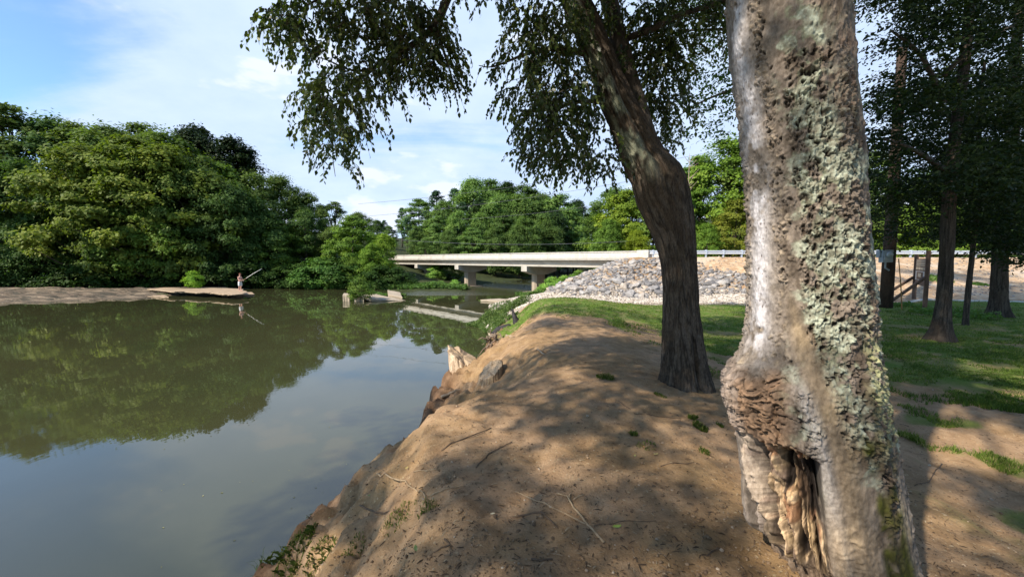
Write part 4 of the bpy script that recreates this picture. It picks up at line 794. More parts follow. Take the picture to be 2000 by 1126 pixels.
EM = [(1010, 60, 45, 50, 5.2, 36), (975, 130, 40, 24, 5.1, 18), (1000, 190, 45, 35, 5.15, 34), (1060, 60, 55, 60, 5.25, 82), (1060, 150, 60, 60, 5.2, 100), (1040, 235, 55, 50, 5.2, 72), (1020, 285, 38, 30, 5.2, 28), (1085, 290, 55, 38, 5.25, 58), (1110, 220, 55, 60, 5.3, 92), (1130, 315, 45, 26, 5.3, 28), (1175, 320, 40, 22, 5.35, 14), (1120, 110, 45, 80, 5.7, 70), (1095, 0, 90, 50, 5.4, 60), (1150, 30, 70, 40, 5.9, 50),
      (1180, 270, 40, 50, 5.8, 44), (1240, 60, 60, 70, 6.1, 120), (1250, 160, 55, 70, 6.1, 110), (1290, 60, 50, 60, 6.0, 95), (1275, 235, 40, 50, 6.2, 60), (1300, 150, 38, 60, 6.1, 70), (1300, 270, 26, 30, 6.2, 18), (1330, 90, 40, 60, 6.0, 42), (1350, 10, 60, 30, 5.6, 40), (1420, 10, 50, 30, 5.5, 34), (1395, 60, 30, 40, 5.6, 16), (1325, 215, 24, 34, 6.2, 18)]
V, Fc, r, tips = twig_mass([(a, b, c, d, e, f*1.22) for a, b, c, d, e, f in EL+[(a+(26 if a < 1070 else 0), b, c*.92, d, e+.2, f) for a, b, c, d, e, f in EM]], 77, .036, tl=.36)
crown_shade = []; rc = random.Random(8)
def blocks_trunk(e):                        # does this clump stand between the sun and the warty trunk?
    for zq in (2.4, 3.4, 4.4, 5.4):
        k = e[2]-zq
        if math.hypot(e[0]+.905*k-1.6, e[1]+.71*k-2.1) < e[3]*1.0: return True
    return False
for i in range(84):
    a, b = rc.uniform(-7.5, 4.5), rc.uniform(3.0, 11.5); crown_shade.append((a, b, above(a, b)+rc.uniform(.6, 3.0), rc.uniform(.6, 1.25)))
for i in range(26):  # unseen clumps added above the view for shade on the right
    a, b = rc.uniform(-3.5, 5), rc.uniform(2, 8); e = (a, b, above(a, b)+rc.uniform(.5, 3), rc.uniform(.7, 1.2)); crown_shade.append(e)
for i in range(85):  # more unseen clumps, added so their shadows fall on the lawn
    a, b = rc.uniform(-2.5, 9.5), rc.uniform(0, 9); e = (a, b, max(10.5, above(a, b)+.8)+rc.uniform(0, 2.6), rc.uniform(.8, 1.5)); crown_shade.append(e)
def lights_stump(e): k = e[2]-1.2; return math.hypot(e[0]+.905*k+1.0, e[1]+.71*k-10.4) < 1.7
def lights_mound(e): k = e[2]-1.8; return (e[1]+.71*k > 14.6 and e[0]+.905*k < 9.5) or lights_stump(e)
crown_shade = [e for e in crown_shade if not blocks_trunk(e) and not lights_mound(e)]  # clumps dropped where they would shade trunk
V2, F2, r2 = cloud(crown_shade, 5, 560, .062)
Vc = np.concatenate([V, V2]); Fcc = np.concatenate([Fc, F2+len(V)]); rc_ = np.concatenate([r, r2])
o = link_mesh('crown', np_mesh('leaning_crown', Vc, Fcc, {'rnd': rc_}), M['leaf_near'], lean); o.data.transform(li_)
o = tips.build('twigs', M['twig'], lean); o.data.transform(li_); o['kind'] = 'stuff'
# unseen crown of the warty tree, with clumps added to shade the ground
cb_ = []
while len(cb_) < 165:
    a, b = rc.uniform(-11, 5), rc.uniform(-8.5, 4.5)
    if b > 3 and a > -1.9*b: continue
    lowz = 6.6 if (b < 1 or a < -1.6*b) else max(7.2, above(a, b)+.6)
    e = (a, b, lowz+rc.uniform(0, 2.8), rc.uniform(.55, 1.2))
    if blocks_trunk(e) or e[0]+.905*e[2] < -3.9: continue
    cb_.append(e)
for i in range(150):  # clumps added out of view, each aimed to shade a ground spot
    gx_, gy_ = (rc.uniform(-2.4, 1.6), rc.uniform(2.0, 6.5)) if i % 3 else (rc.uniform(2.6, 7.5), rc.uniform(2.4, 8.5))
    if fbm(gx_*1.1, gy_*.8, 0, 2, 909) > .0: continue
    h = rc.uniform(5.2, 8); e = (gx_-.905*h, gy_-.71*h, 1.9+h, rc.uniform(.3, .55))
    if blocks_trunk((e[0], e[1], e[2], e[3]*.9)) or (e[1] > .3 and abs(e[0]) < 1.35*e[1] and e[2] < above(e[0], e[1])+e[3]): continue
    cb_.append(e)
cb_ = [e for e in cb_ if not lights_stump(e)]
for i in range(150):  # further unseen clumps aimed to shade the ground at the right
    gx_, gy_ = rc.uniform(2.4, 7.5), rc.uniform(2.2, 8.0); h = rc.uniform(5.6, 8.5)
    if fbm(gx_*1.3, gy_*.9, 0, 2, 911) > .12: continue
    e = (gx_-.905*h, gy_-.71*h, 1.7+h, rc.uniform(.3, .6))
    if blocks_trunk((e[0], e[1], e[2], e[3]*.8)) or (e[1] > .3 and abs(e[0]) < 1.35*e[1] and e[2] < above(e[0], e[1])+e[3]): continue
    cb_.append(e)
V2, F2, r2 = cloud(cb_, 6, 560, .062); o = link_mesh('crown', np_mesh('warty_shade_crown', V2, F2, {'rnd': r2}), M['leaf_near'], big); o.data.transform(bi)
for e in cb_[::30]: m = MB(); m.tube([Cn[-20], (Cn[-20]+np.array(e[:3]))/2+np.array([0, 0, .4]), np.array(e[:3])], [.09, .06, .02], 6); o = m.build('limb', M['bark'], big); o.data.transform(bi)
for e in crown_shade[::14]: p0 = at(1045, -330, 5.4); m = MB(); m.tube([p0, (p0+np.array(e[:3]))/2+np.array([0, 0, .3]), np.array(e[:3])], [.07, .05, .02], 6); o = m.build('limb', M['bark'], lean); o.data.transform(li_)

# ------------------------------------------------------------------ trees on the park lawn
def park_tree(px, py, z0, wpx, top, lab, limbs, ells, seed, leafm, ls, clouds=(), flare=1.5, lean_px=0, base_lit=False):
    b = G(px, py, z0); Y = b[1]; z0 = H1(b[0], Y); tht = math.atan2(b[0], Y); rad = wpx/2/F*Y*math.cos(tht)**1.0
    zs = np.concatenate([np.linspace(z0-.15, z0+1.2, 20), np.linspace(z0+1.3, top, 46)]); dx = (top and (zs-z0)*lean_px/F)
    Cn = np.stack([b[0]+dx+.05*np.sin(zs*.9+seed), Y+0*zs, zs], 1); Rr = rad*(1+(flare-1)*np.exp(-np.maximum(zs-z0, 0)/.28))*(1-.5*np.clip((zs-z0)/(top-z0), 0, 1))
    phq = np.linspace(-math.pi, math.pi, 61)[:-1]; P0, dd, D, col, *_ = bark_trunk(Cn, Rr, phq, seed, rad*.10, 8, colr=((.020, .016, .012), (.075, .060, .046)))
    D = D+(.25*rad*np.exp(-np.maximum(zs-z0, 0)/.35))[:, None]*np.cos(phq*4+seed)[None, :]
    V = P0+dd*D[..., None]; root = tag(empty('park_tree', (b[0], Y, z0)), lab, 'tree', 'trees standing on the park lawn'); iv = Matrix.Translation(-Vector(root.location))
    o = link_mesh('trunk', np_mesh('park_trunk', V.reshape(-1, 3), grid_faces(len(Cn), len(phq)), {'col': np.clip(col, .01, .8).reshape(-1, 3)}), M['furrow'], root, True); o.data.transform(iv)
    for L_ in limbs: limb(root, iv, L_, n=6)
    if ells or clouds:
        Vs, Fs, rs = np.zeros((0, 3)), np.zeros((0, 6), int), np.zeros(0)
        if ells: Vs, Fs, rs, tp = twig_mass(ells, seed, ls, 10, .8, 1.6, hang=.22, tw=False)
        if clouds: a, b_, c_ = cloud(clouds, seed, 420, ls); Fs = np.concatenate([Fs, b_+len(Vs)]); Vs = np.concatenate([Vs, a]); rs = np.concatenate([rs, c_])
        o = link_mesh('crown', np_mesh('park_crown', Vs, Fs, {'rnd': rs}), leafm, root); o.data.transform(iv)
    return root
def grid_ells(x0, x1, y0, y1, n, rx, ry, Y0, Y1, tw, seed, holes=()):
    r = random.Random(seed); out = []
    while len(out) < n:
        a, b = r.uniform(x0, x1), r.uniform(y0, y1)
        if any(((a-h[0])/h[2])**2+((b-h[1])/h[3])**2 < 1 for h in holes): continue
        out.append((a, b, rx*r.uniform(.7, 1.3), ry*r.uniform(.7, 1.3), r.uniform(Y0, Y1), tw))
    return out
hl_ = [(1700, 120, 26, 50), (1745, 120, 26, 26), (1722, 245, 30, 34), (1795, 285, 34, 36), (1905, 225, 22, 34), (1890, 130, 26, 20), (1750, 330, 20, 16), (1850, 60, 14, 12)]
cl1 = [(rc.uniform(6, 13), rc.uniform(8, 13), rc.uniform(11, 14.5), rc.uniform(.9, 1.7)) for _ in range(40)]  # unseen clumps above the park crowns, added to shade leaves and lawn
park_tree(1832, 672, 1.45, 36, 13, 'nearest of the thin-trunked park trees, its lit flared foot on the shaded lawn', [[(1843, 200, 10.6, .08), (1800, 110, 10.2, .05), (1740, 60, 10, .02)], [(1842, 330, 10.6, .07), (1780, 290, 10.0, .04), (1720, 270, 9.8, .015)], [(1843, 150, 10.6, .07), (1900, 90, 10.3, .05), (1980, 50, 10.2, .02)]],
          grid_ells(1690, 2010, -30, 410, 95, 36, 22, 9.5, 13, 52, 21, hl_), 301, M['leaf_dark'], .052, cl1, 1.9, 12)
park_tree(1888, 640, 1.45, 15, 10, 'very thin young trunk between the two larger park trees', [], grid_ells(1700, 1960, 200, 470, 26, 34, 20, 12, 15, 40, 22, hl_), 311, M['leaf_dark'], .05, (), 1.25, -6)
cl2 = [(rc.uniform(12, 20), rc.uniform(11, 18), rc.uniform(13.5, 17), rc.uniform(1.0, 1.7)) for _ in range(34)]
park_tree(1946, 622, 1.45, 40, 14, 'thick dark park trunk with wide foot nearest the right edge', [[(1940, 350, 15, .12), (1880, 250, 14.5, .06), (1800, 200, 14, .02)], [(1942, 420, 15, .1), (1985, 380, 14.5, .06), (2030, 400, 14, .03)]],
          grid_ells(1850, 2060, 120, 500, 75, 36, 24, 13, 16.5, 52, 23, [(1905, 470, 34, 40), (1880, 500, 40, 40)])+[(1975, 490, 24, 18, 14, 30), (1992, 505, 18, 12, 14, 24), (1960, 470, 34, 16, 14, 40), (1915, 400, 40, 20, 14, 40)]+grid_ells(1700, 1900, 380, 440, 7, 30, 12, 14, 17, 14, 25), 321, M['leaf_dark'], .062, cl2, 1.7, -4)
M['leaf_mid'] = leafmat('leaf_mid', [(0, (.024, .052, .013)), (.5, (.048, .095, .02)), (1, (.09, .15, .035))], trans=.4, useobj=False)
cl3 = [(rc.uniform(5, 10), rc.uniform(9, 16), rc.uniform(12, 15.5), rc.uniform(.9, 1.6)) for _ in range(28)]
park_tree(1590, 650, 1.45, 34, 12, 'park tree whose trunk hides behind the warty tree, its green boughs showing left of it', [[(1590, 200, 11.8, .09), (1480, 170, 11.6, .06), (1390, 190, 11.3, .03), (1320, 230, 11.2, .012)], [(1590, 100, 11.8, .08), (1470, 60, 11.6, .05), (1340, 60, 11.2, .02)]],
          [(1345, 185, 26, 50, 11.3, 34), (1390, 130, 34, 40, 11.5, 52), (1400, 205, 36, 34, 11.5, 56), (1360, 260, 26, 20, 11.3, 20), (1430, 260, 26, 22, 11.5, 34), (1440, 160, 24, 50, 11.6, 50), (1430, 70, 34, 50, 11.6, 60), (1375, 60, 30, 30, 11.5, 26), (1325, 130, 20, 40, 11.3, 14), (1690, 40, 30, 40, 11.5, 40), (1700, 190, 20, 30, 11.5, 14), (1705, 350, 24, 36, 11.5, 30)], 331, M['leaf_mid'], .055, cl3, 1.6, 0)
# ------------------------------------------------------------------ boulders and gravel
def rock_mesh(seed, name, n=26, k=(1, .8, .65)):
    import bmesh
    r = random.Random(seed); bm = bmesh.new()
    for _ in range(n):
        v = Vector((r.gauss(0, 1), r.gauss(0, 1), r.gauss(0, 1))).normalized()*r.uniform(.82, 1.05); v = Vector((max(-.8, min(.8, v.x))*k[0], max(-.78, min(.78, v.y))*k[1], max(-.72, min(.72, v.z))*k[2])); bm.verts.new(v)
    bmesh.ops.convex_hull(bm, input=bm.verts); bmesh.ops.delete(bm, geom=[v for v in bm.verts if not v.link_faces], context='VERTS')
    bmesh.ops.bevel(bm, geom=bm.edges[:], offset=.05, segments=1, affect='EDGES', profile=.5); me = bpy.data.meshes.new(name); bm.to_mesh(me); bm.free(); return me
t = NT('boulder_stone', .9, .2); oi = t.N('ShaderNodeObjectInfo'); c = t.ramp(oi.outputs['Random'], [(0, (.15, .148, .15)), (.3, (.24, .235, .232)), (.7, (.35, .34, .325)), (1, (.40, .32, .235))])
t.color(t.mix(t.maprange(t.noise(2.2, 8, .7), .3, .7), t.mix(1.0, c, (.60, .58, .56), 'MULTIPLY'), t.mix(1.0, c, (1.25, 1.22, 1.2), 'MULTIPLY'))); t.bump(t.noise(4, 8, .7), .5, .08); stone = t.m
RM = [rock_mesh(s_, 'boulder', 22+s_ % 3*6) for s_ in range(10)]
for m_ in RM: m_.materials.append(stone)
rb = random.Random(12); cand = []
while len(cand) < 1500:
    a, b = rb.uniform(3.0, 18.5), rb.uniform(26.2, 36.2); rd = float(poly_sd(np.array([a]), np.array([b]), ROADP)[0])
    if a < 12.6 and rd < 1.5 or rd < .35 or rd > 7.6-max(0, a-13)*.12: continue
    if a > 12.8 and rd < 1.3+.85*(a-12.8)+rb.uniform(-.5, .5): continue
    if poly_sd(np.array([a]), np.array([b]), RIVER)[0] < 1.8 or b > 34.3+(12-a)*.55: continue
    cand.append((a, b, rd))
def rockpos(a, b, s_): return (a, b, H1(a, b)+s_*.22)
big_ones = []
for a, b, rd in cand:
    s_ = rb.uniform(.14, .31)*(1.55 if rd > 5.6 and rb.random() < .6 else 1.0)
    if len(big_ones) < 285 and all((a-q[0])**2+(b-q[1])**2 > (.42*(s_+q[2]))**2 for q in big_ones): big_ones.append((a, b, s_))
for i, (a, b, s_) in enumerate(big_ones):
    o = bpy.data.objects.new('boulder', RM[i % 10]); C.objects.link(o); o.location = rockpos(a, b, s_); o.rotation_euler = (rb.uniform(-.5, .5), rb.uniform(-.5, .5), rb.uniform(0, 6.28)); o.scale = (s_*1.2, s_*1.1, s_*1.05)
    rowlab = 'grey angular boulder in the rock armour slope at the bridge end' if s_ < .4 else 'large pale grey boulder at the foot of the rock armour slope'
    tag(o, rowlab, 'boulder', 'boulders of the rock armour at the bridge end')
def scatter_rocks(name, pts, seed, mat, label, colr=None):
    rng = np.random.default_rng(seed); ph_ = (1+5**.5)/2; ico = np.array([(-1, ph_, 0), (1, ph_, 0), (-1, -ph_, 0), (1, -ph_, 0), (0, -1, ph_), (0, 1, ph_), (0, -1, -ph_), (0, 1, -ph_), (ph_, 0, -1), (ph_, 0, 1), (-ph_, 0, -1), (-ph_, 0, 1)])/1.9
    fc = np.array([(0, 11, 5), (0, 5, 1), (0, 1, 7), (0, 7, 10), (0, 10, 11), (1, 5, 9), (5, 11, 4), (11, 10, 2), (10, 7, 6), (7, 1, 8), (3, 9, 4), (3, 4, 2), (3, 2, 6), (3, 6, 8), (3, 8, 9), (4, 9, 5), (2, 4, 11), (6, 2, 10), (8, 6, 7), (9, 8, 1)])
    P = np.array(pts); n = len(P); a = rng.random(n)*6.28; ca, sa = np.cos(a)[:, None], np.sin(a)[:, None]
    V = ico[None]*(1+rng.normal(size=(n, 12, 1))*.16)*P[:, 3][:, None, None]*np.stack([.8+.6*rng.random(n), .8+.4*rng.random(n), .5+.4*rng.random(n)], 1)[:, None, :]
    x_, y_ = V[..., 0].copy(), V[..., 1].copy(); V[..., 0] = x_*ca-y_*sa; V[..., 1] = x_*sa+y_*ca; V += P[:, None, :3]
    Fc = (fc[None]+(np.arange(n)*12)[:, None, None]).reshape(-1, 3); o = link_mesh(name, np_mesh(name, V.reshape(-1, 3), Fc, {'rnd': np.repeat(rng.random(n), 12)}), mat); o['kind'] = 'stuff'; o['label'] = label; return o
def stonemat(name, st): t = NT(name, .9, .2); t.color(t.mix(1.0, t.ramp(t.attr('rnd'), st), t.mix(t.noise(9, 5), (.7, .7, .7), (1.3, 1.3, 1.3)), 'MULTIPLY')); return t.m
rubm = stonemat('rubble_stone', [(0, (.10, .095, .095)), (.5, (.20, .19, .185)), (1, (.31, .26, .21))]); gravm = stonemat('gravel_stone', [(0, (.22, .18, .145)), (.5, (.40, .355, .295)), (1, (.55, .50, .43))])
A_ = np.array([(a, b) for a, b, _ in cand]); rg2 = np.random.default_rng(4); A2 = np.repeat(A_, 2, 0)+rg2.normal(size=(len(A_)*2, 2))*.25; sz = rg2.uniform(.06, .17, len(A2))
scatter_rocks('rubble', np.column_stack([A2, height(A2[:, 0], A2[:, 1])+sz*.2, sz]), 3, rubm, 'small broken stone filling the gaps between the boulders')
N_ = 60000; gxr = rg2.uniform(-3, 26, N_); gyr = rg2.uniform(19.8, 40, N_); g_ok = (poly_sd(gxr, gyr, RIVER) > .05)
rdg = poly_sd(gxr, gyr, ROADP); ggm = grass_mask(gxr, gyr); zone = (gyr > 20.3) & (gyr < 31.5) & (rdg > 6.3) & (gxr < 17.5) | (gxr < 4.6) & (gyr > 22.3); g_ok &= zone & (ggm < .25) & ((gxr > 1.0) | (gyr > 25) | True)
P2 = np.column_stack([gxr, gyr])[g_ok][:17000]; sz = rg2.uniform(.028, .085, len(P2))*(1+.6*ss(26, 22, P2[:, 1])*0)
scatter_rocks('gravel', np.column_stack([P2, height(P2[:, 0], P2[:, 1])+sz*.25, sz]), 5, gravm, 'pale rounded gravel between the lawn and the boulders, running down to the river')
N_ = 2500; P2 = np.column_stack([rg2.uniform(14, 60, N_), rg2.uniform(21.5, 34, N_)]); P2 = P2[poly_sd(P2[:, 0], P2[:, 1], ROADP) > .4]; sz = rg2.uniform(.02, .07, len(P2))
scatter_rocks('slope_stones', np.column_stack([P2, height(P2[:, 0], P2[:, 1])+sz*.2, sz]), 7, rubm, 'loose stones scattered on the bare road embankment')
# pebbles on the shelf shore
# ------------------------------------------------------------------ grass of the lawn and little ground litter
def scatter_view(n, y0, y1, xl, xr, seed, power=1.0):
    rng = np.random.default_rng(seed); u = rng.random(n); yy = 1/((1/y0)*(1-u)+(1/y1)*u); xx = yy*rng.uniform(-1, 1, n)*1.35; m = (xx > xl) & (xx < xr); return xx[m], yy[m], rng
xx, yy, rng = scatter_view(420000, 4.2, 21.5, -1.2, 27, 21)
g_ = grass_mask(xx, yy)+.55*(fbm(xx*2.2, yy*2.2, s=88, o=3)); keep = (g_ > .45+.4*rng.random(len(xx))) & (grass_mask(xx, yy) > .06) & (poly_sd(xx, yy, RIVER) > .1); xx, yy = xx[keep][:230000], yy[keep][:230000]; zz = height(xx, yy); n = len(xx)
a = rng.random(n)*6.28; hh = (.022+.035*rng.random(n))*(1+.5*vn(xx*1.2, yy*1.2, s=5)); w_ = .0045+.0006*yy
V = np.stack([np.stack([xx-np.cos(a)*w_, yy-np.sin(a)*w_, zz-.005], 1), np.stack([xx+np.cos(a)*w_, yy+np.sin(a)*w_, zz-.005], 1), np.stack([xx+rng.normal(size=n)*.02, yy+rng.normal(size=n)*.02, zz+hh], 1)], 1).reshape(-1, 3)
cl = np.clip(.45+.35*fbm(xx*1.5, yy*1.5, s=66, o=3)+.25*rng.normal(size=n), 0, 1)
o = link_mesh('grass', np_mesh('grass', V, np.arange(n*3).reshape(n, 3), {'rnd': np.repeat(cl, 3)}), M['grass']); o['kind'] = 'stuff'; o['label'] = 'short lawn grass on the mound and under the park trees'
# litter: bits of straw, bark and twig
xx, yy, rng = scatter_view(30000, 1.9, 14, -2.2, 9, 31); k = poly_sd(xx, yy, RIVER) > .15; xx, yy = xx[k][:8500], yy[k][:8500]; n = len(xx); zz = height(xx, yy)+.004; a = rng.random(n)*6.28
L_ = .005+.024*rng.random(n)**4; ww = .0012+.0022*rng.random(n); tl_ = rng.normal(size=n)*.12
dx, dy = np.cos(a), np.sin(a); A = np.stack([xx-dx*L_, yy-dy*L_, zz], 1); B = np.stack([xx+dx*L_, yy+dy*L_, zz+L_*tl_**2], 1); U = np.stack([-dy*ww, dx*ww, 0*ww], 1); T = (A+B)/2+np.stack([dy*L_*.15, -dx*L_*.15, ww*2.2], 1)
V = np.stack([A-U, B-U, B+U, A+U, T], 1).reshape(-1, 3); i0 = np.arange(n)*5; Fc = np.concatenate([np.stack([i0, i0+1, i0+4], 1), np.stack([i0+1, i0+2, i0+4], 1), np.stack([i0+2, i0+3, i0+4], 1), np.stack([i0+3, i0, i0+4], 1)])
o = link_mesh('ground_litter', np_mesh('ground_litter', V, Fc, {'rnd': np.repeat(rng.random(n), 5)}), stonemat('litter', [(0, (.06, .04, .026)), (.6, (.14, .09, .055)), (.9, (.26, .19, .12)), (1, (.40, .32, .21))])); o['kind'] = 'stuff'; o['label'] = 'bits of bark, straw and twig lying on the bare dirt path'
xx, yy, rng = scatter_view(9000, 1.9, 12, -2.3, 7, 33); k = poly_sd(xx, yy, RIVER) > .1; xx, yy = xx[k][:2200], yy[k][:2200]; sz = .003+.012*rng.random(len(xx))**3
scatter_rocks('pebbles', np.column_stack([xx, yy, height(xx, yy)+sz*.2, sz]), 8, stonemat('pebble', [(0, (.10, .065, .04)), (.8, (.25, .17, .10)), (1, (.40, .33, .25))]), 'small stones and crumbs of soil on the dirt path')
# ------------------------------------------------------------------ tufts, leaves and sticks lying on the path
def tuft(px, py, lab, r, h, n, seed, tall=1.0, spread=.6, z=1.9, mat=None, name='grass_tuft', cat='grass tuft', grp=None, wb=.0018):
    p = G(px, py, z); p[2] = H1(p[0], p[1]); p = G(px, py, p[2]); p[2] = H1(p[0], p[1]); rng = np.random.default_rng(seed); a = rng.random(n)*6.28; rr = r*np.sqrt(rng.random(n)); bx, by = p[0]+rr*np.cos(a), p[1]+rr*np.sin(a); bz = height(bx, by)-.005
    b = rng.random(n)*6.28; hh = h*(.4+.8*rng.random(n)); ox = (np.cos(b)*hh*spread*rng.random(n)); oy = np.sin(b)*hh*spread*rng.random(n); w_ = wb*(.7+.8*rng.random(n)); c_ = b+1.57; ux, uy = np.cos(c_)*w_, np.sin(c_)*w_
    B = np.stack([bx, by, bz], 1); U = np.stack([ux, uy, 0*ux], 1); Mi = B+np.stack([ox*.35, oy*.35, hh*.6], 1); T = B+np.stack([ox*1.1, oy*1.1, hh*(1-.3*spread)], 1)
    V = np.stack([B-U, B+U, Mi+U, T, Mi-U], 1).reshape(-1, 3); o = link_mesh(name, np_mesh(name, V-np.array(p), np.arange(n*5).reshape(n, 5), {'rnd': np.repeat(rng.random(n), 5)}), mat or M['grass']); o.location = tuple(p); return tag(o, lab, cat, grp)
for i, (px, py, lab, r, h, n) in enumerate([(1352, 818, 'bright grass tuft, upper one of the two near the warty trunk', .06, .06, 120), (1368, 833, 'larger spread grass tuft just below the upper one near the warty trunk', .10, .05, 170), (1238, 847, 'lone green grass tuft in the middle of the path', .05, .05, 90),
                                           (1376, 880, 'small green tuft low on the path near the hollow of the warty trunk', .06, .035, 80), (1182, 742, 'dark green tuft on the path left of the leaning tree', .16, .05, 240), (1290, 770, 'small tuft in shade at the foot of the leaning tree', .10, .035, 110), (1406, 831, 'faint tuft touching the side of the burl', .05, .04, 60), (835, 985, 'grass tuft at the middle of the bank edge', .09, .04, 70), (780, 1020, 'long thin strip of grass below the curved stick', .16, .04, 110), (1262, 874, 'sparse dry tuft between the two path tufts', .12, .025, 90), (690, 1052, 'grass tuft on the lower bank edge', .12, .04, 90)]):
    o = tuft(px, py, lab, r*.8, h, int(n*1.7), 60+i)
    if i in (8, 9): o['kind'] = 'stuff'; del o['category']
for i, (px, py, r, h, n, lab) in enumerate([(575, 1100, .20, .07, 900, 'lush grass clump hanging over the water at the bottom edge'), (625, 1075, .13, .05, 420, 'grass clump on the bank just above the lush bottom one'), (520, 1122, .16, .12, 300, 'grass clump farthest left at the bottom edge')]): tuft(px, py, lab, r, h, n, 90+i, z=.9, spread=1.1)
M['rust'] = leafmat('rust', [(0, (.05, .04, .025)), (.5, (.10, .075, .045)), (1, (.13, .14, .06))], trans=.2, useobj=False)
def weed_bush(px, py, z, w, h, n, ls, seed, mat, lab, stems=7, cat='weed', name='weed', onwater=False):
    p = G(px, py, z); rng = np.random.default_rng(seed); root = tag(empty(name, p), lab, cat); c = []; m = MB()
    for s_ in range(stems):
        a = rng.random()*6.28; tip = np.array([math.cos(a)*w*rng.random(), math.sin(a)*w*rng.random(), h*(.6+.5*rng.random())]); m.tube([(0, 0, -.15), tip*np.array([.4, .4, .6]), tip], [.005, .004, .002], 4, False)
        for k in range(n//stems): u = .25+.75*rng.random(); c.append(tip*np.array([u*.9, u*.9, u])+rng.normal(size=3)*np.array([w, w, h])*.12)
    m.build('stem', M['twig'], root); c = np.array(c); nq = len(c); V, Fc, r = leaves6(c, rng.normal(size=(nq, 3))+np.array([0, 0, .2]), rng.normal(size=(nq, 3))+np.array([0, 0, 1.]), ls*(.6+.7*rng.random(nq)), .5, rng, rng.random(nq))
    link_mesh('leaves', np_mesh(name+'_leaves', V, Fc, {'rnd': r}), mat, root); return root
weed_bush(628, 1040, .75, .14, .20, 420, .012, 1, M['rust'], 'reddish-brown leafy weed over the water at the lower bank edge')
weed_bush(590, 1085, .70, .16, .18, 420, .012, 2, M['rust'], 'brownish weed at the water just above the bottom grass clump')
W_ = M['weed']; M['weed2'] = leafmat('weed2', [(0, (.045, .085, .022)), (.5, (.085, .14, .035)), (1, (.17, .22, .07))], trans=.3, useobj=False)
greens('bank_weeds', band([(-2.3, 23.2), (-1.4, 22.6), (-.8, 20.5), (-.1, 19.5)], 9000, .55, 1), 'low leafy weeds spreading over the water beyond the charred root', .055, .45, M['weed2'], 11)
greens('bank_weeds', band([(-1.2, 25.5), (-.6, 23), (.2, 21.5), (.9, 21.8)], 7000, .55, 1.3), 'grassy weeds at the water edge before the gravel', .05, .6, M['weed2'], 12)
for i, (px, py, lab, r) in enumerate([(1822, 566, 'bright green weed patch on the embankment beside the notice board', .7), (1862, 574, 'largest weed patch on the embankment between two park trunks', 1.0), (1903, 549, 'upper weed patch on the embankment right of the thin trunk', .7), (1768, 589, 'flat little weed patch at the foot of the embankment by the board', .5), (1908, 570, 'small weed patch low on the embankment right of the thin trunk', .35)]):
    p = G(px, py+8, 1.8 if py < 580 else 1.55); 
    for _ in range(4): p = G(px, py+8, H1(p[0], p[1]))
    rng = np.random.default_rng(70+i); n = int(1500*r); a = rng.random(n)*6.28; q = r*np.sqrt(rng.random(n)); X_ = p[0]+q*np.cos(a)*1.1; Y_ = p[1]+q*np.sin(a)*1.4; hgt_ = .42*r*(1-q/r*.6)*(.5+.7*vn(X_*2, Y_*2, s=3)**2+.3); c = np.stack([X_, Y_, height(X_, Y_)+rng.random(n)*hgt_], 1)
    nr = rng.normal(size=(n, 3)); nr[:, 2] = abs(nr[:, 2])+.5; V, Fc, rr = leaf_quads(c-p, nr, .06*(.6+.8*rng.random(n)), rng, .45); o = link_mesh('weed_patch', np_mesh('weed_patch', V, Fc, {'rnd': rr*.5+.45}), M['reed']); o.location = tuple(p); tag(o, lab, 'weed patch', 'weed patches on the embankment')
def lay(pts, r0, r1, name, mat, lab, cat, z=1.9, n=6, lift=.6, seed=1, extra=(), grp=None):
    rng_ = random.Random(seed)
    def path(pp):
        out = []
        for (a, b) in pp:
            p = G(a, b, z)
            for _ in range(6): p = G(a, b, H1(p[0], p[1])+r0*lift)
            out.append(p)
        res = [out[0]]
        for i in range(len(out)-1):
            for k in range(1, 5): u = k/4; q = out[i]*(1-u)+out[i+1]*u; q = q+np.array([rng_.uniform(-1, 1), rng_.uniform(-1, 1), 0])*r0*.5; q[2] = max(q[2], H1(q[0], q[1])+r0*lift*.8); res.append(q)
        return res
    m = MB(); P = path(pts); m.tube(P, [r0+(r1-r0)*i/(len(P)-1) for i in range(len(P))], n, True, .25, rng_)
    for e in extra: P2 = path(e); m.tube(P2, [r0*.75+(r1*.8-r0*.75)*i/(len(P2)-1) for i in range(len(P2))], n, True, .25, rng_)
    return tag(m.build(name, mat, None, True), lab, cat, grp)
pale = simple('pale_stick', (.22, .15, .085), (.42, .31, .19), 20, .85, .4, .004); dk = simple('dark_stick', (.07, .045, .03), (.16, .11, .07), 20, .85, .4, .004); bleached = simple('bleached_wood', (.20, .15, .10), (.36, .29, .21), 6, .85, .5, .01, stretch=(1, 1, .4))
lay([(1180, 1058), (1150, 1025), (1120, 990), (1108, 968), (1088, 963)], .009, .005, 'forked_stick', pale, 'pale forked stick half buried in the middle of the path', 'stick', seed=3, extra=[[(1150, 1025), (1100, 1000), (1050, 978), (1005, 958)], [(1112, 972), (1118, 958)], [(1120, 975), (1140, 965)]])
lay([(732, 931), (760, 931), (785, 938), (810, 955), (831, 969)], .009, .004, 'curved_stick', pale, 'pale curved stick lying on the bank edge', 'stick', z=1.2, seed=4, lift=1.4)
lay([(808, 921), (830, 918), (852, 915)], .005, .003, 'thin_stick', pale, 'short pale straight stick near the curved stick', 'stick', z=1.3, seed=5)
lay([(840, 968), (880, 952), (945, 944)], .005, .003, 'thin_stick', pale, 'long thin stick right of the curved stick on the bank', 'stick', z=1.4, seed=6)
lay([(930, 912), (955, 885), (1000, 862)], .005, .003, 'thin_stick', dk, 'thin bent dark twig above the long thin stick', 'twig', z=1.6, seed=7)
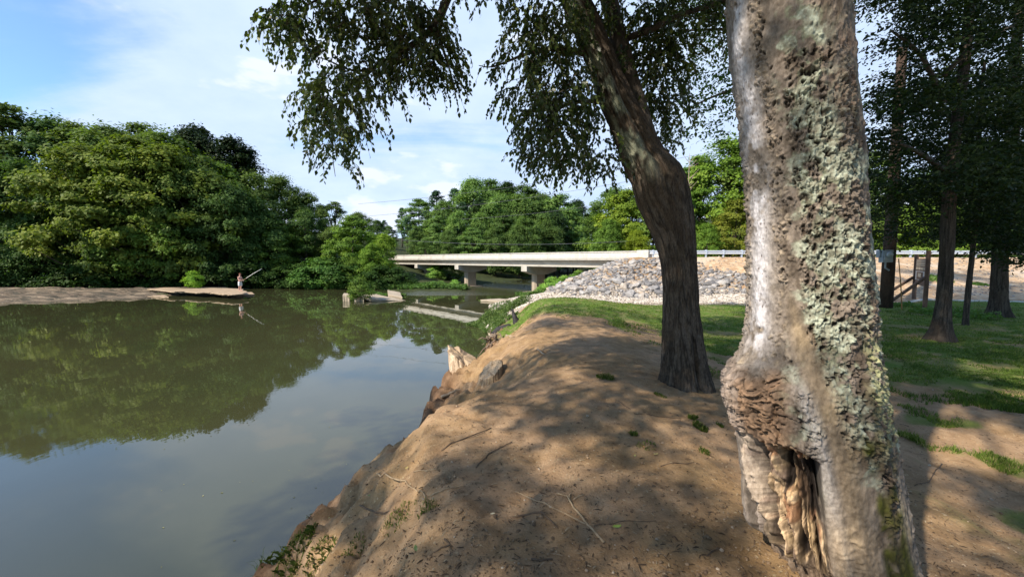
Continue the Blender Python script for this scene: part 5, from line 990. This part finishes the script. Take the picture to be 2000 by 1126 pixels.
lay([(1160, 1026), (1210, 1022), (1282, 1016)], .004, .002, 'thin_stick', dk, 'thin twig running right from the forked stick', 'twig', seed=8)
lay([(1038, 1091), (1055, 1093), (1078, 1090)], .007, .005, 'dark_twig', dk, 'dark crumbly twig at the bottom of the path', 'twig', seed=9)
lay([(868, 1052), (878, 1062), (846, 1078)], .007, .004, 'dark_twig', dk, 'dark leafy twig low left on the path', 'twig', seed=10)
lay([(1380, 1084), (1405, 1070)], .004, .003, 'dark_twig', dk, 'short dark twig low on the path left of the warty trunk', 'twig', seed=12)
lay([(1205, 780), (1240, 808), (1330, 817)], .005, .003, 'thin_stick', dk, 'thin dark stick lying across the path above the lone tuft', 'twig', seed=13)
lay([(1290, 910), (1340, 905), (1356, 902)], .004, .003, 'dark_twig', dk, 'thin dark twig between the tufts and the forked stick', 'twig', seed=15)
lay([(1840, 905), (1815, 940), (1785, 948)], .005, .003, 'thin_stick', dk, 'curved twig in the shadow right of the warty trunk', 'twig', z=1.5, seed=14)
lay([(1050, 681), (1058, 688), (1064, 692)], .018, .012, 'pale_stick', bleached, 'small pale stick on the far part of the bare mound', 'stick', z=1.9, seed=16)
def leaf_on(px, py, s_, rgb, lab, rot):
    p = G(px, py, 1.9)
    for _ in range(5): p = G(px, py, H1(p[0], p[1])+.008)
    m = MB(); o_ = [(-1, 0, .1), (-.6, .33, .2), (0, .45, .12), (.6, .28, .12), (1, 0, .3), (.6, -.28, .05), (0, -.45, .02), (-.6, -.33, .1), (0, 0, 0)]; ca, sa = math.cos(rot), math.sin(rot)
    m.add([((a*ca-b*sa)*s_, (a*sa+b*ca)*s_, c*s_*.8) for a, b, c in o_], [(8, i, (i+1) % 8) for i in range(8)]); t = NT('fallen_leaf', .5, .3); t.color((*rgb, 1)); o = m.build('fallen_leaf', t.m); o.location = tuple(p); tag(o, lab, 'leaf', 'fallen leaves on the ground')
for a in [(1205, 1027, .030, (.26, .34, .06), 'yellow-green fallen leaf by the tip of the forked stick', .2), (812, 1070, .030, (.17, .24, .07), 'green fallen leaf low left on the path', 1.9), (640, 1012, .028, (.34, .36, .16), 'pale green leaf on the dark bank edge by the water', .9), (722, 966, .022, (.22, .28, .08), 'small green leaf on the steep bank below the curved stick', .7), (794, 913, .022, (.45, .36, .12), 'yellow leaf above the curved stick', 1.2), (1281, 886, .026, (.40, .30, .10), 'yellowish leaf just below the sparse dry tuft', .4), (1258, 872, .02, (.42, .20, .06), 'orange leaf in the sparse dry tuft', 2.0), (1240, 889, .018, (.42, .38, .10), 'small yellow leaf left of the yellowish one', 1.1), (962, 1002, .018, (.50, .44, .30), 'small round pale leaf or nutshell right of the grass strip', .3), (1043, 981, .02, (.20, .14, .07), 'brown curled leaf by the far end of the forked stick', 2.2), (1815, 908, .03, (.30, .26, .18), 'pale dry leaf in the shadow of the warty trunk', .6)]: leaf_on(*a)

# ------------------------------------------------------------------ stumps and roots at the bank edge
def stump(name, base, rad, h, leanv, cutv, seed, lab, hollow=0, colr=((.12, .085, .055), (.40, .30, .20)), flare=1.3):
    zs = np.linspace(0, 1, 46); ph = np.linspace(-math.pi, math.pi, 97)[:-1]; Z, P_ = np.meshgrid(zs, ph, indexing='ij')
    top = h*(1+cutv[0]*np.cos(P_)+cutv[1]*np.sin(P_)+.06*vn(P_*3, 0*P_, s=seed)); zz = Z*top-.25*(1-Z); r = rad*(1+(flare-1)*np.exp(-Z*h/.22))*(1+.10*vn(np.cos(P_)*2, np.sin(P_)*2, Z*.6, seed)); x, y = r*np.cos(P_), r*np.sin(P_)
    nz = fbm(np.cos(P_)*7, np.sin(P_)*7, zz*2.6, 4, seed+1); cr = np.abs(fbm(np.cos(P_)*5, np.sin(P_)*5, zz*1.1, 3, seed+2)); r2 = r*(1+.06*nz-.10*ss(.18, .0, cr)); x, y = r2*np.cos(P_)+leanv[0]*zz, r2*np.sin(P_)+leanv[1]*zz
    col = np.ones(x.shape+(3,))*np.array(colr[1]); col = lerp(col, colr[0], ss(.25, .02, cr)); col = lerp(col, (.24, .15, .09), ss(0, .4, nz)*.6)
    rings = 10; R_ = np.linspace(1, 0, rings+1)[1:]; xs_, ys_, zs_, cs_ = [x], [y], [zz], [col]
    for q in R_:
        w = 1-q; dz = -.03*w+.025*fbm(x[-1]*14*q+3, y[-1]*14*q, 0, 2, seed+5)-hollow*ss(.25, .6, w); xs_.append((x[-1]*q+(x[-1].mean())*w)[None]); ys_.append((y[-1]*q+y[-1].mean()*w)[None]); zs_.append((zz[-1]*q+zz[-1].mean()*w+dz)[None]); cc = np.ones((1, len(ph), 3))*np.array((.36, .27, .18) if hollow == 0 else (.05, .035, .025)); cs_.append(cc)
    X_, Y_, Z_ = np.concatenate(xs_), np.concatenate(ys_), np.concatenate(zs_); cc = np.concatenate(cs_); V = np.stack([X_, Y_, Z_], -1).reshape(-1, 3)
    o = link_mesh(name, np_mesh(name, V, grid_faces(X_.shape[0], len(ph)), {'col': np.clip(cc, 0, 1).reshape(-1, 3)}), M['furrow'], None, True); o.location = tuple(base); return tag(o, lab, 'stump')
b = at(913, 768, 9.6); stump('tree_stump', (b[0], b[1], b[2]-.05), .33, .98, (-.10, -.05), (-.20, .05), 3, 'taller pale weathered stump leaning over the water at the bank edge', 0, ((.16, .115, .075), (.52, .40, .28)))
b = G(957, 748, 1.2)
for _ in range(6): b = G(957, 748, H1(b[0], b[1]))
stump('tree_stump', (b[0], b[1], b[2]-.08), .20, .36, (.05, 0), (.35, .28), 5, 'short broken brown stump beside the taller pale one', .0, ((.09, .065, .045), (.36, .27, .175)), 1.5)
lay([(862, 775), (885, 767), (908, 757)], .030, .02, 'exposed_root', bleached, 'pale root running down to the water left of the tall stump', 'root', z=.8, seed=21, lift=.3)
lay([(948, 655), (970, 657), (1000, 657)], .07, .045, 'driftwood_log', bleached, 'pale barkless log lying on the eroded bank above the stumps', 'log', z=1.1, seed=22, n=9, lift=.7)
lay([(950, 672), (958, 667), (972, 667)], .03, .02, 'exposed_root', bleached, 'small curved pale root below the barkless log', 'root', z=1.1, seed=23)
for i, (pp, lb) in enumerate([([(700, 985), (735, 1000), (790, 1004)], 'dark root crossing the steep bank below the curved stick'), ([(862, 880), (900, 858), (960, 835)], 'long thin root running along the top of the eroded bank'), ([(905, 800), (950, 780), (1010, 760)], 'thin root running from the stumps into the path'), ([(1000, 1010), (1060, 1000), (1090, 1030)], 'thin dark root left of the forked stick')]): lay(pp, .009, .004, 'exposed_root', dk, lb, 'root', z=1.3, seed=40+i, lift=.4)
rr9 = random.Random(3); m = MB()
for i in range(34):
    a, b_ = 948+rr9.random()*34, 650+rr9.random()*36; p = at(a, b_, 13.6+rr9.random()*.5); q_ = p+np.array([rr9.uniform(-.5, .35), rr9.uniform(-.2, .2), rr9.uniform(-.55, .15)]); m.tube([p, (p+q_)/2+np.array([rr9.uniform(-.1, .1), 0, rr9.uniform(-.02, .1)]), q_], [.03, .022, .008], 5)
tag(m.build('root_tangle', simple('root_wood', (.09, .065, .05), (.24, .18, .13), 9, .9, .6, .02), None, True), 'tangle of grey-brown exposed roots on the eroded bank edge by the pale log', 'roots')
char = simple('charred_wood', (.012, .011, .012), (.05, .045, .045), 10, .8, .8, .03)
m = MB(); B_ = at(1010, 648, 16.5); tip = at(999, 602, 16.7); m.tube([B_+np.array([0, 0, -.2]), B_*.55+tip*.45+np.array([.06, 0, 0]), tip*.85+B_*.15+np.array([.02, 0, 0]), tip], [.20, .13, .05, .012], 9, True, .4, rr9)
m.tube([B_+np.array([-.05, 0, .05]), B_+np.array([-.35, -.05, .22]), B_+np.array([-.75, -.1, .10]), B_+np.array([-1.0, -.1, -.1])], [.14, .12, .14, .08], 9, True, .4, rr9); tag(m.build('charred_root', char, None, True), 'black charred root with upright spike at the bank edge', 'root')
m = MB(); 
for i in range(12):
    p = at(985+rr9.random()*30, 632+rr9.random()*10, 18.5); q_ = p+np.array([rr9.uniform(-.3, .6), .2, rr9.uniform(.1, .45)]); m.tube([p, (p+q_)/2+np.array([0, 0, .06]), q_], [.014, .01, .004], 4)
tag(m.build('brush_pile', bleached), 'pale dead twigs sticking up behind the charred spike', 'brushwood')

rr5 = random.Random(55)
m = MB(); b = at(1343, 400, 56); g0 = H1(b[0], b[1]); T_ = at(1347, 300, 56); m.tube([(b[0], b[1], g0), b, T_], [.16, .09, .02], 6)
for k in range(12): u = rr5.uniform(.2, .95); p = b*(1-u)+T_*u; q_ = p+np.array([rr5.choice([-1, 1])*rr5.uniform(.5, 1.4), 0, rr5.uniform(.6, 1.6)]); m.tube([p, (p+q_)/2+np.array([0, 0, -.1]), q_], [.04, .03, .012], 4)
tag(m.build('dead_tree', bleached), 'bare dead tree with thin upright twigs just right of the leaning trunk', 'tree')
xx = rr5; fl = []
for k in range(60): p = G(rr5.uniform(300, 860), rr5.uniform(700, 1110), .006); fl.append((p[0], p[1], .004, .007+.012*rr5.random()**2))
fl = [f for f in fl if poly_sd(np.array([f[0]]), np.array([f[1]]), RIVER)[0] < -.25]
V = []; Fq = []
for (a, b, c, s_) in fl:
    an = rr5.uniform(0, 6.28); i0 = len(V); V += [(a+s_*math.cos(an+t_)*w_, b+s_*math.sin(an+t_)*w_, c+.002*(k_ % 2)) for k_, (t_, w_) in enumerate([(0, 1.3), (1.2, .6), (2.2, .6), (3.14, 1.2), (4.1, .55), (5.2, .6)])]; Fq.append(tuple(range(i0, i0+6)))
o = link_mesh('floating_leaves', np_mesh('floating_leaves', V, Fq, {'rnd': np.repeat(np.random.default_rng(3).random(len(fl)), 6)}), stonemat('drift', [(0, (.05, .05, .03)), (.6, (.16, .16, .06)), (1, (.35, .33, .18))])); o['kind'] = 'stuff'; o['label'] = 'scattered specks and small leaves drifting on the calm water'
# ------------------------------------------------------------------ utility pole, notice board, marker rod
b = G(1731, 586, 1.5); b = G(1731, 587, H1(b[0], b[1])); pole = tag(empty('utility_pole', b), 'dark wooden utility pole with a grey box, right of the warty trunk', 'pole'); creo_shade = simple('shaded_creosote_wood', (.025, .016, .012), (.07, .045, .032), 8, .9, .5, .02, stretch=(1, 1, .3))  # creosoted wood, colour darkened further for the shade on the pole
m = MB(); m.tube([(0, 0, -.3), (0, 0, 3), (.0, 0, 10.5)], [.235, .215, .17], 14); m.build('shaft', creo_shade, pole, True)
boxm = simple('grey_metal_box', (.20, .23, .25), (.30, .33, .35), 10, .5, .1, .01); fx = b[1]/F
zb = at(1731, 500, b[1])[2]-b[2]
m = MB(); m.box((-.34, -.22, zb), (.42, .22, .52)); m.box((-.34, -.345, zb+.02), (.34, .03, .40)); bx = m.build('meter_box', boxm, pole); m = MB(); m.tube([(-.34, -.34, zb+.06), (-.34, -.44, zb+.06)], .12, 12); m.build('meter_dial', simple('meter_glass', (.30, .34, .36), (.42, .46, .48), 9, .25, 0), bx, True)
m = MB(); m.box((-.52, -.15, zb+.1), (.2, .18, .30)); m.build('junction_box', boxm, pole); m = MB(); m.tube([(-.34, -.22, zb-.26), (-.34, -.22, zb-.5), (-.15, -.2, zb-.6)], .035, 6); m.build('conduit', boxm, pole)
p1, p2 = G(1784, 591, 1.5), G(1806, 601, 1.5); p1[2] = H1(p1[0], p1[1]); p2[2] = H1(p2[0], p2[1]); sg = tag(empty('notice_board', (p1+p2)/2), 'brown wooden notice board on two posts with tan lettering panel and side braces', 'sign'); si = Matrix.Translation(-Vector(sg.location))
t1 = at(1789, 497, p1[1])[2]; t2 = at(1813, 489, p2[1])[2]; ex = (p2-p1); ex[2] = 0; Lx = np.linalg.norm(ex); ex /= Lx; ey = np.array([-ex[1], ex[0], 0]); ez = np.array([0, 0, 1.]); wood = simple('brown_wood', (.075, .045, .032), (.17, .11, .08), 10, .85, .4, .01, stretch=(1, 1, .3))
for p, tz in ((p1, t1), (p2, t2)): m = MB(); m.box((p[0], p[1], (tz+p[2]-.3)/2), (.15, .15, tz-p[2]+.3), (ex, ey, ez)); m.build('post', wood, sg).data.transform(si)
zt, zbm = at(1800, 505, p1[1])[2], at(1798, 554, p1[1])[2]; cc = (p1+p2)/2; m = MB(); m.box((cc[0], cc[1], (zt+zbm)/2), (Lx-.15, .05, zt-zbm), (ex, ey, ez)); bd = m.build('board', wood, sg); bd.data.transform(si)
tanm = simple('tan_paint', (.33, .28, .21), (.42, .36, .27), 5, .7, .05); fr = -ey if np.dot(-ey[:2], -cc[:2]) > 0 else ey; hh = zt-zbm; Wd = Lx-.15
def onb(u, v, w, h, name, mat, d=.03): m = MB(); q = cc+ex*(u*Wd)+fr*d; m.box((q[0], q[1], zbm+hh*v), (Wd*w, .012, hh*h), (ex, ey, ez)); o = m.build(name, mat, bd); o.data.transform(si); return o
for k, (v, h, w) in enumerate([(.93, .04, .8), (.86, .035, .84), (.80, .035, .80), (.74, .035, .84)]): onb(0, v, w, h, 'text_line', tanm)
for k in range(7): onb(-.37+.123*k, .63, .075, .10, 'text_block', tanm)
lg = simple('pale_panel', (.34, .33, .30), (.44, .43, .40), 5, .7, .05); onb(0, .36, .84, .34, 'map_panel', lg); onb(0, .36, .56, .28, 'map_border', wood, .04); onb(0, .38, .26, .14, 'map_picture', tanm, .05)
for a_, b_, p in (((1784, 541), (1734, 572), p1), ((1808, 541), (1736, 591), p2)):
    A = at(*a_, p[1]); B_ = at(*b_, p[1]+.3); B_[2] = max(B_[2], 1.45); d_ = B_-A; Ld = np.linalg.norm(d_); d_ /= Ld; s_ = np.cross(d_, [0, 1., 0]); s_ /= np.linalg.norm(s_); m = MB(); m.box((A+B_)/2, (Ld, .09, .11), (d_, np.cross(s_, d_), s_)); m.build('brace', wood, sg).data.transform(si)
p = G(1762, 603, 1.5); p[2] = H1(p[0], p[1]); tp = at(1755, 505, p[1]); m = MB(); m.tube([p+np.array([0, 0, -.1]), (p+tp)/2+np.array([.02, 0, 0]), tp], .022, 7); tag(m.build('marker_rod', simple('rusty_rod', (.26, .13, .04), (.36, .20, .07), 8, .7, .1)), 'thin rusty orange marker rod between the utility pole and the notice board', 'rod')

# ------------------------------------------------------------------ the angler
b = G(469.5, 568, .52); b[2] = .50; hgt = 1.80
def skin(name, verts, edges, mat, parent, sub=2, root=0):
    me = bpy.data.meshes.new(name); me.from_pydata([v[:3] for v in verts], edges, []); me.update(); o = bpy.data.objects.new(name, me); C.objects.link(o); o.parent = parent
    o.modifiers.new('skin', 'SKIN')
    for i, v in enumerate(verts): r = v[3]; r = r if isinstance(r, tuple) else (r, r); me.skin_vertices[0].data[i].radius = r; me.skin_vertices[0].data[i].use_root = (i == root)
    s_ = o.modifiers.new('sub', 'SUBSURF'); s_.levels = s_.render_levels = sub; me.materials.append(mat); return o
per = tag(empty('person', b, math.radians(-12)), 'shirtless angler in pale shorts and brown cap standing barefoot on the rock shelf', 'person')
skinm = simple('sunburnt_skin', (.46, .25, .19), (.54, .31, .235), 6, .55, .03)
Vb = [(0, 0, .95, (.15, .13)), (0, 0, 1.12, (.15, .13)), (0.01, 0, 1.30, (.185, .14)), (-.01, 0, 1.45, (.16, .10)), (.01, 0, 1.53, .060), (.03, 0, 1.60, .062), (.045, 0, 1.69, (.105, .088)), (.045, 0, 1.76, (.09, .08)),
      (0, -.19, 1.44, .060), (.06, -.24, 1.19, .046), (.27, -.15, 1.09, .034), (.36, -.09, 1.10, .030), (0, .19, 1.44, .060), (.05, .25, 1.20, .046), (.25, .17, 1.06, .034), (.33, .10, 1.05, .030),
      (.0, -.10, .86, .095), (.03, -.12, .49, .062), (-.02, -.12, .28, .056), (-.03, -.12, .08, .040), (.10, -.14, .035, .036), (.16, -.15, .03, .03), (.0, .10, .86, .095), (.0, .12, .49, .062), (-.05, .12, .28, .056), (-.06, .12, .08, .040), (.07, .14, .035, .036), (.13, .15, .03, .03), (.145, 0, 1.685, .018)]
Eb = [(0, 1), (1, 2), (2, 3), (3, 4), (4, 5), (5, 6), (6, 7), (3, 8), (8, 9), (9, 10), (10, 11), (3, 12), (12, 13), (13, 14), (14, 15), (0, 16), (16, 17), (17, 18), (18, 19), (19, 20), (20, 21), (0, 22), (22, 23), (23, 24), (24, 25), (25, 26), (26, 27), (6, 28)]
for hb, (hx, hy, hz), sgn in ((11, (.36, -.09, 1.10), 1), (15, (.33, .10, 1.05), -1)):
    for k in range(5):
        i = len(Vb); oy = (k-1.5)*.019
        if k < 4: Vb += [(hx+.055, hy+oy*sgn, hz+.02, .010), (hx+.085-.004*k, hy+oy*sgn+.01*sgn, hz-.005, .009), (hx+.075, hy+oy*sgn+.02*sgn, hz-.03, .008)]
        else: Vb += [(hx+.02, hy-.03*sgn, hz+.03, .011), (hx+.05, hy-.02*sgn, hz+.045, .010), (hx+.07, hy, hz+.045, .009)]
        Eb += [(hb, i), (i, i+1), (i+1, i+2)]
skin('body', Vb, Eb, skinm, per)
short = simple('pale_shorts', (.42, .42, .40), (.66, .66, .63), 14, .9, .2)
skin('shorts', [(0, 0, 1.03, (.168, .150)), (0, 0, .94, (.175, .155)), (.0, -.10, .86, .125), (.02, -.12, .66, .115), (.025, -.12, .50, .112), (.0, .10, .86, .125), (.0, .12, .66, .115), (.0, .12, .50, .112)], [(0, 1), (1, 2), (2, 3), (3, 4), (1, 5), (5, 6), (6, 7)], short, per)
m = MB(); m.tube([(0.0, 0, 1.015), (0, 0, 1.06)], .172, 14); m.build('waistband', simple('dark_band', (.03, .03, .05), (.06, .06, .08), 9), per, True)
hatm = simple('brown_cap', (.13, .045, .025), (.22, .09, .05), 9)
m = MB(); rows = [(0, .112), (.05, .110), (.09, .085), (.11, .045), (.115, .01)]; m.tube([(.04, 0, 1.725+a) for a, r in rows], [r for a, r in rows], 14); m.box((.165, 0, 1.735), (.13, .15, .018)); m.build('cap', hatm, per, True)
skin('beard', [(.10, 0, 1.62, (.05, .05)), (.125, 0, 1.60, (.035, .04)), (.07, 0, 1.62, (.06, .05))], [(2, 0), (0, 1)], simple('dark_hair', (.03, .02, .015), (.07, .05, .035), 20), per, 1)
mw = Matrix.Translation(per.location) @ Matrix.Rotation(math.radians(-12), 4, 'Z'); hA = np.array(mw @ Vector((.30, .10, 1.03))); hB = np.array(mw @ Vector((.42, -.05, 1.13)))
tipp = at(511.5, 524.5, b[1]-.9); m = MB(); dirr = tipp-hB; m.tube([hA-(hB-hA)*.7, hA, hB, hB+dirr*.2], [.022, .024, .022, .018], 8); rodo = tag(empty('fishing_rod', hB), 'long pale fishing rod held up and outwards over the water by the angler', 'fishing rod'); ri = Matrix.Translation(-Vector(rodo.location))
m.build('grip', simple('cork', (.25, .17, .10), (.38, .27, .16), 30), rodo, True).data.transform(ri)
m = MB(); m.tube([hB+dirr*.18, hB+dirr*.6+np.array([0, 0, .03]), tipp], [.028, .024, .014], 6); m.build('blank', simple('rod_blank', (.55, .54, .50), (.70, .69, .64), 10, .4, 0), rodo, True).data.transform(ri)
q = hB+np.array([.04, 0, -.09]); m = MB(); m.tube([q+np.array([0, -.04, 0]), q+np.array([0, .04, 0])], .045, 10); m.build('reel', simple('reel_metal', (.06, .06, .07), (.12, .12, .13), 9, .4, 0), rodo, True).data.transform(ri)
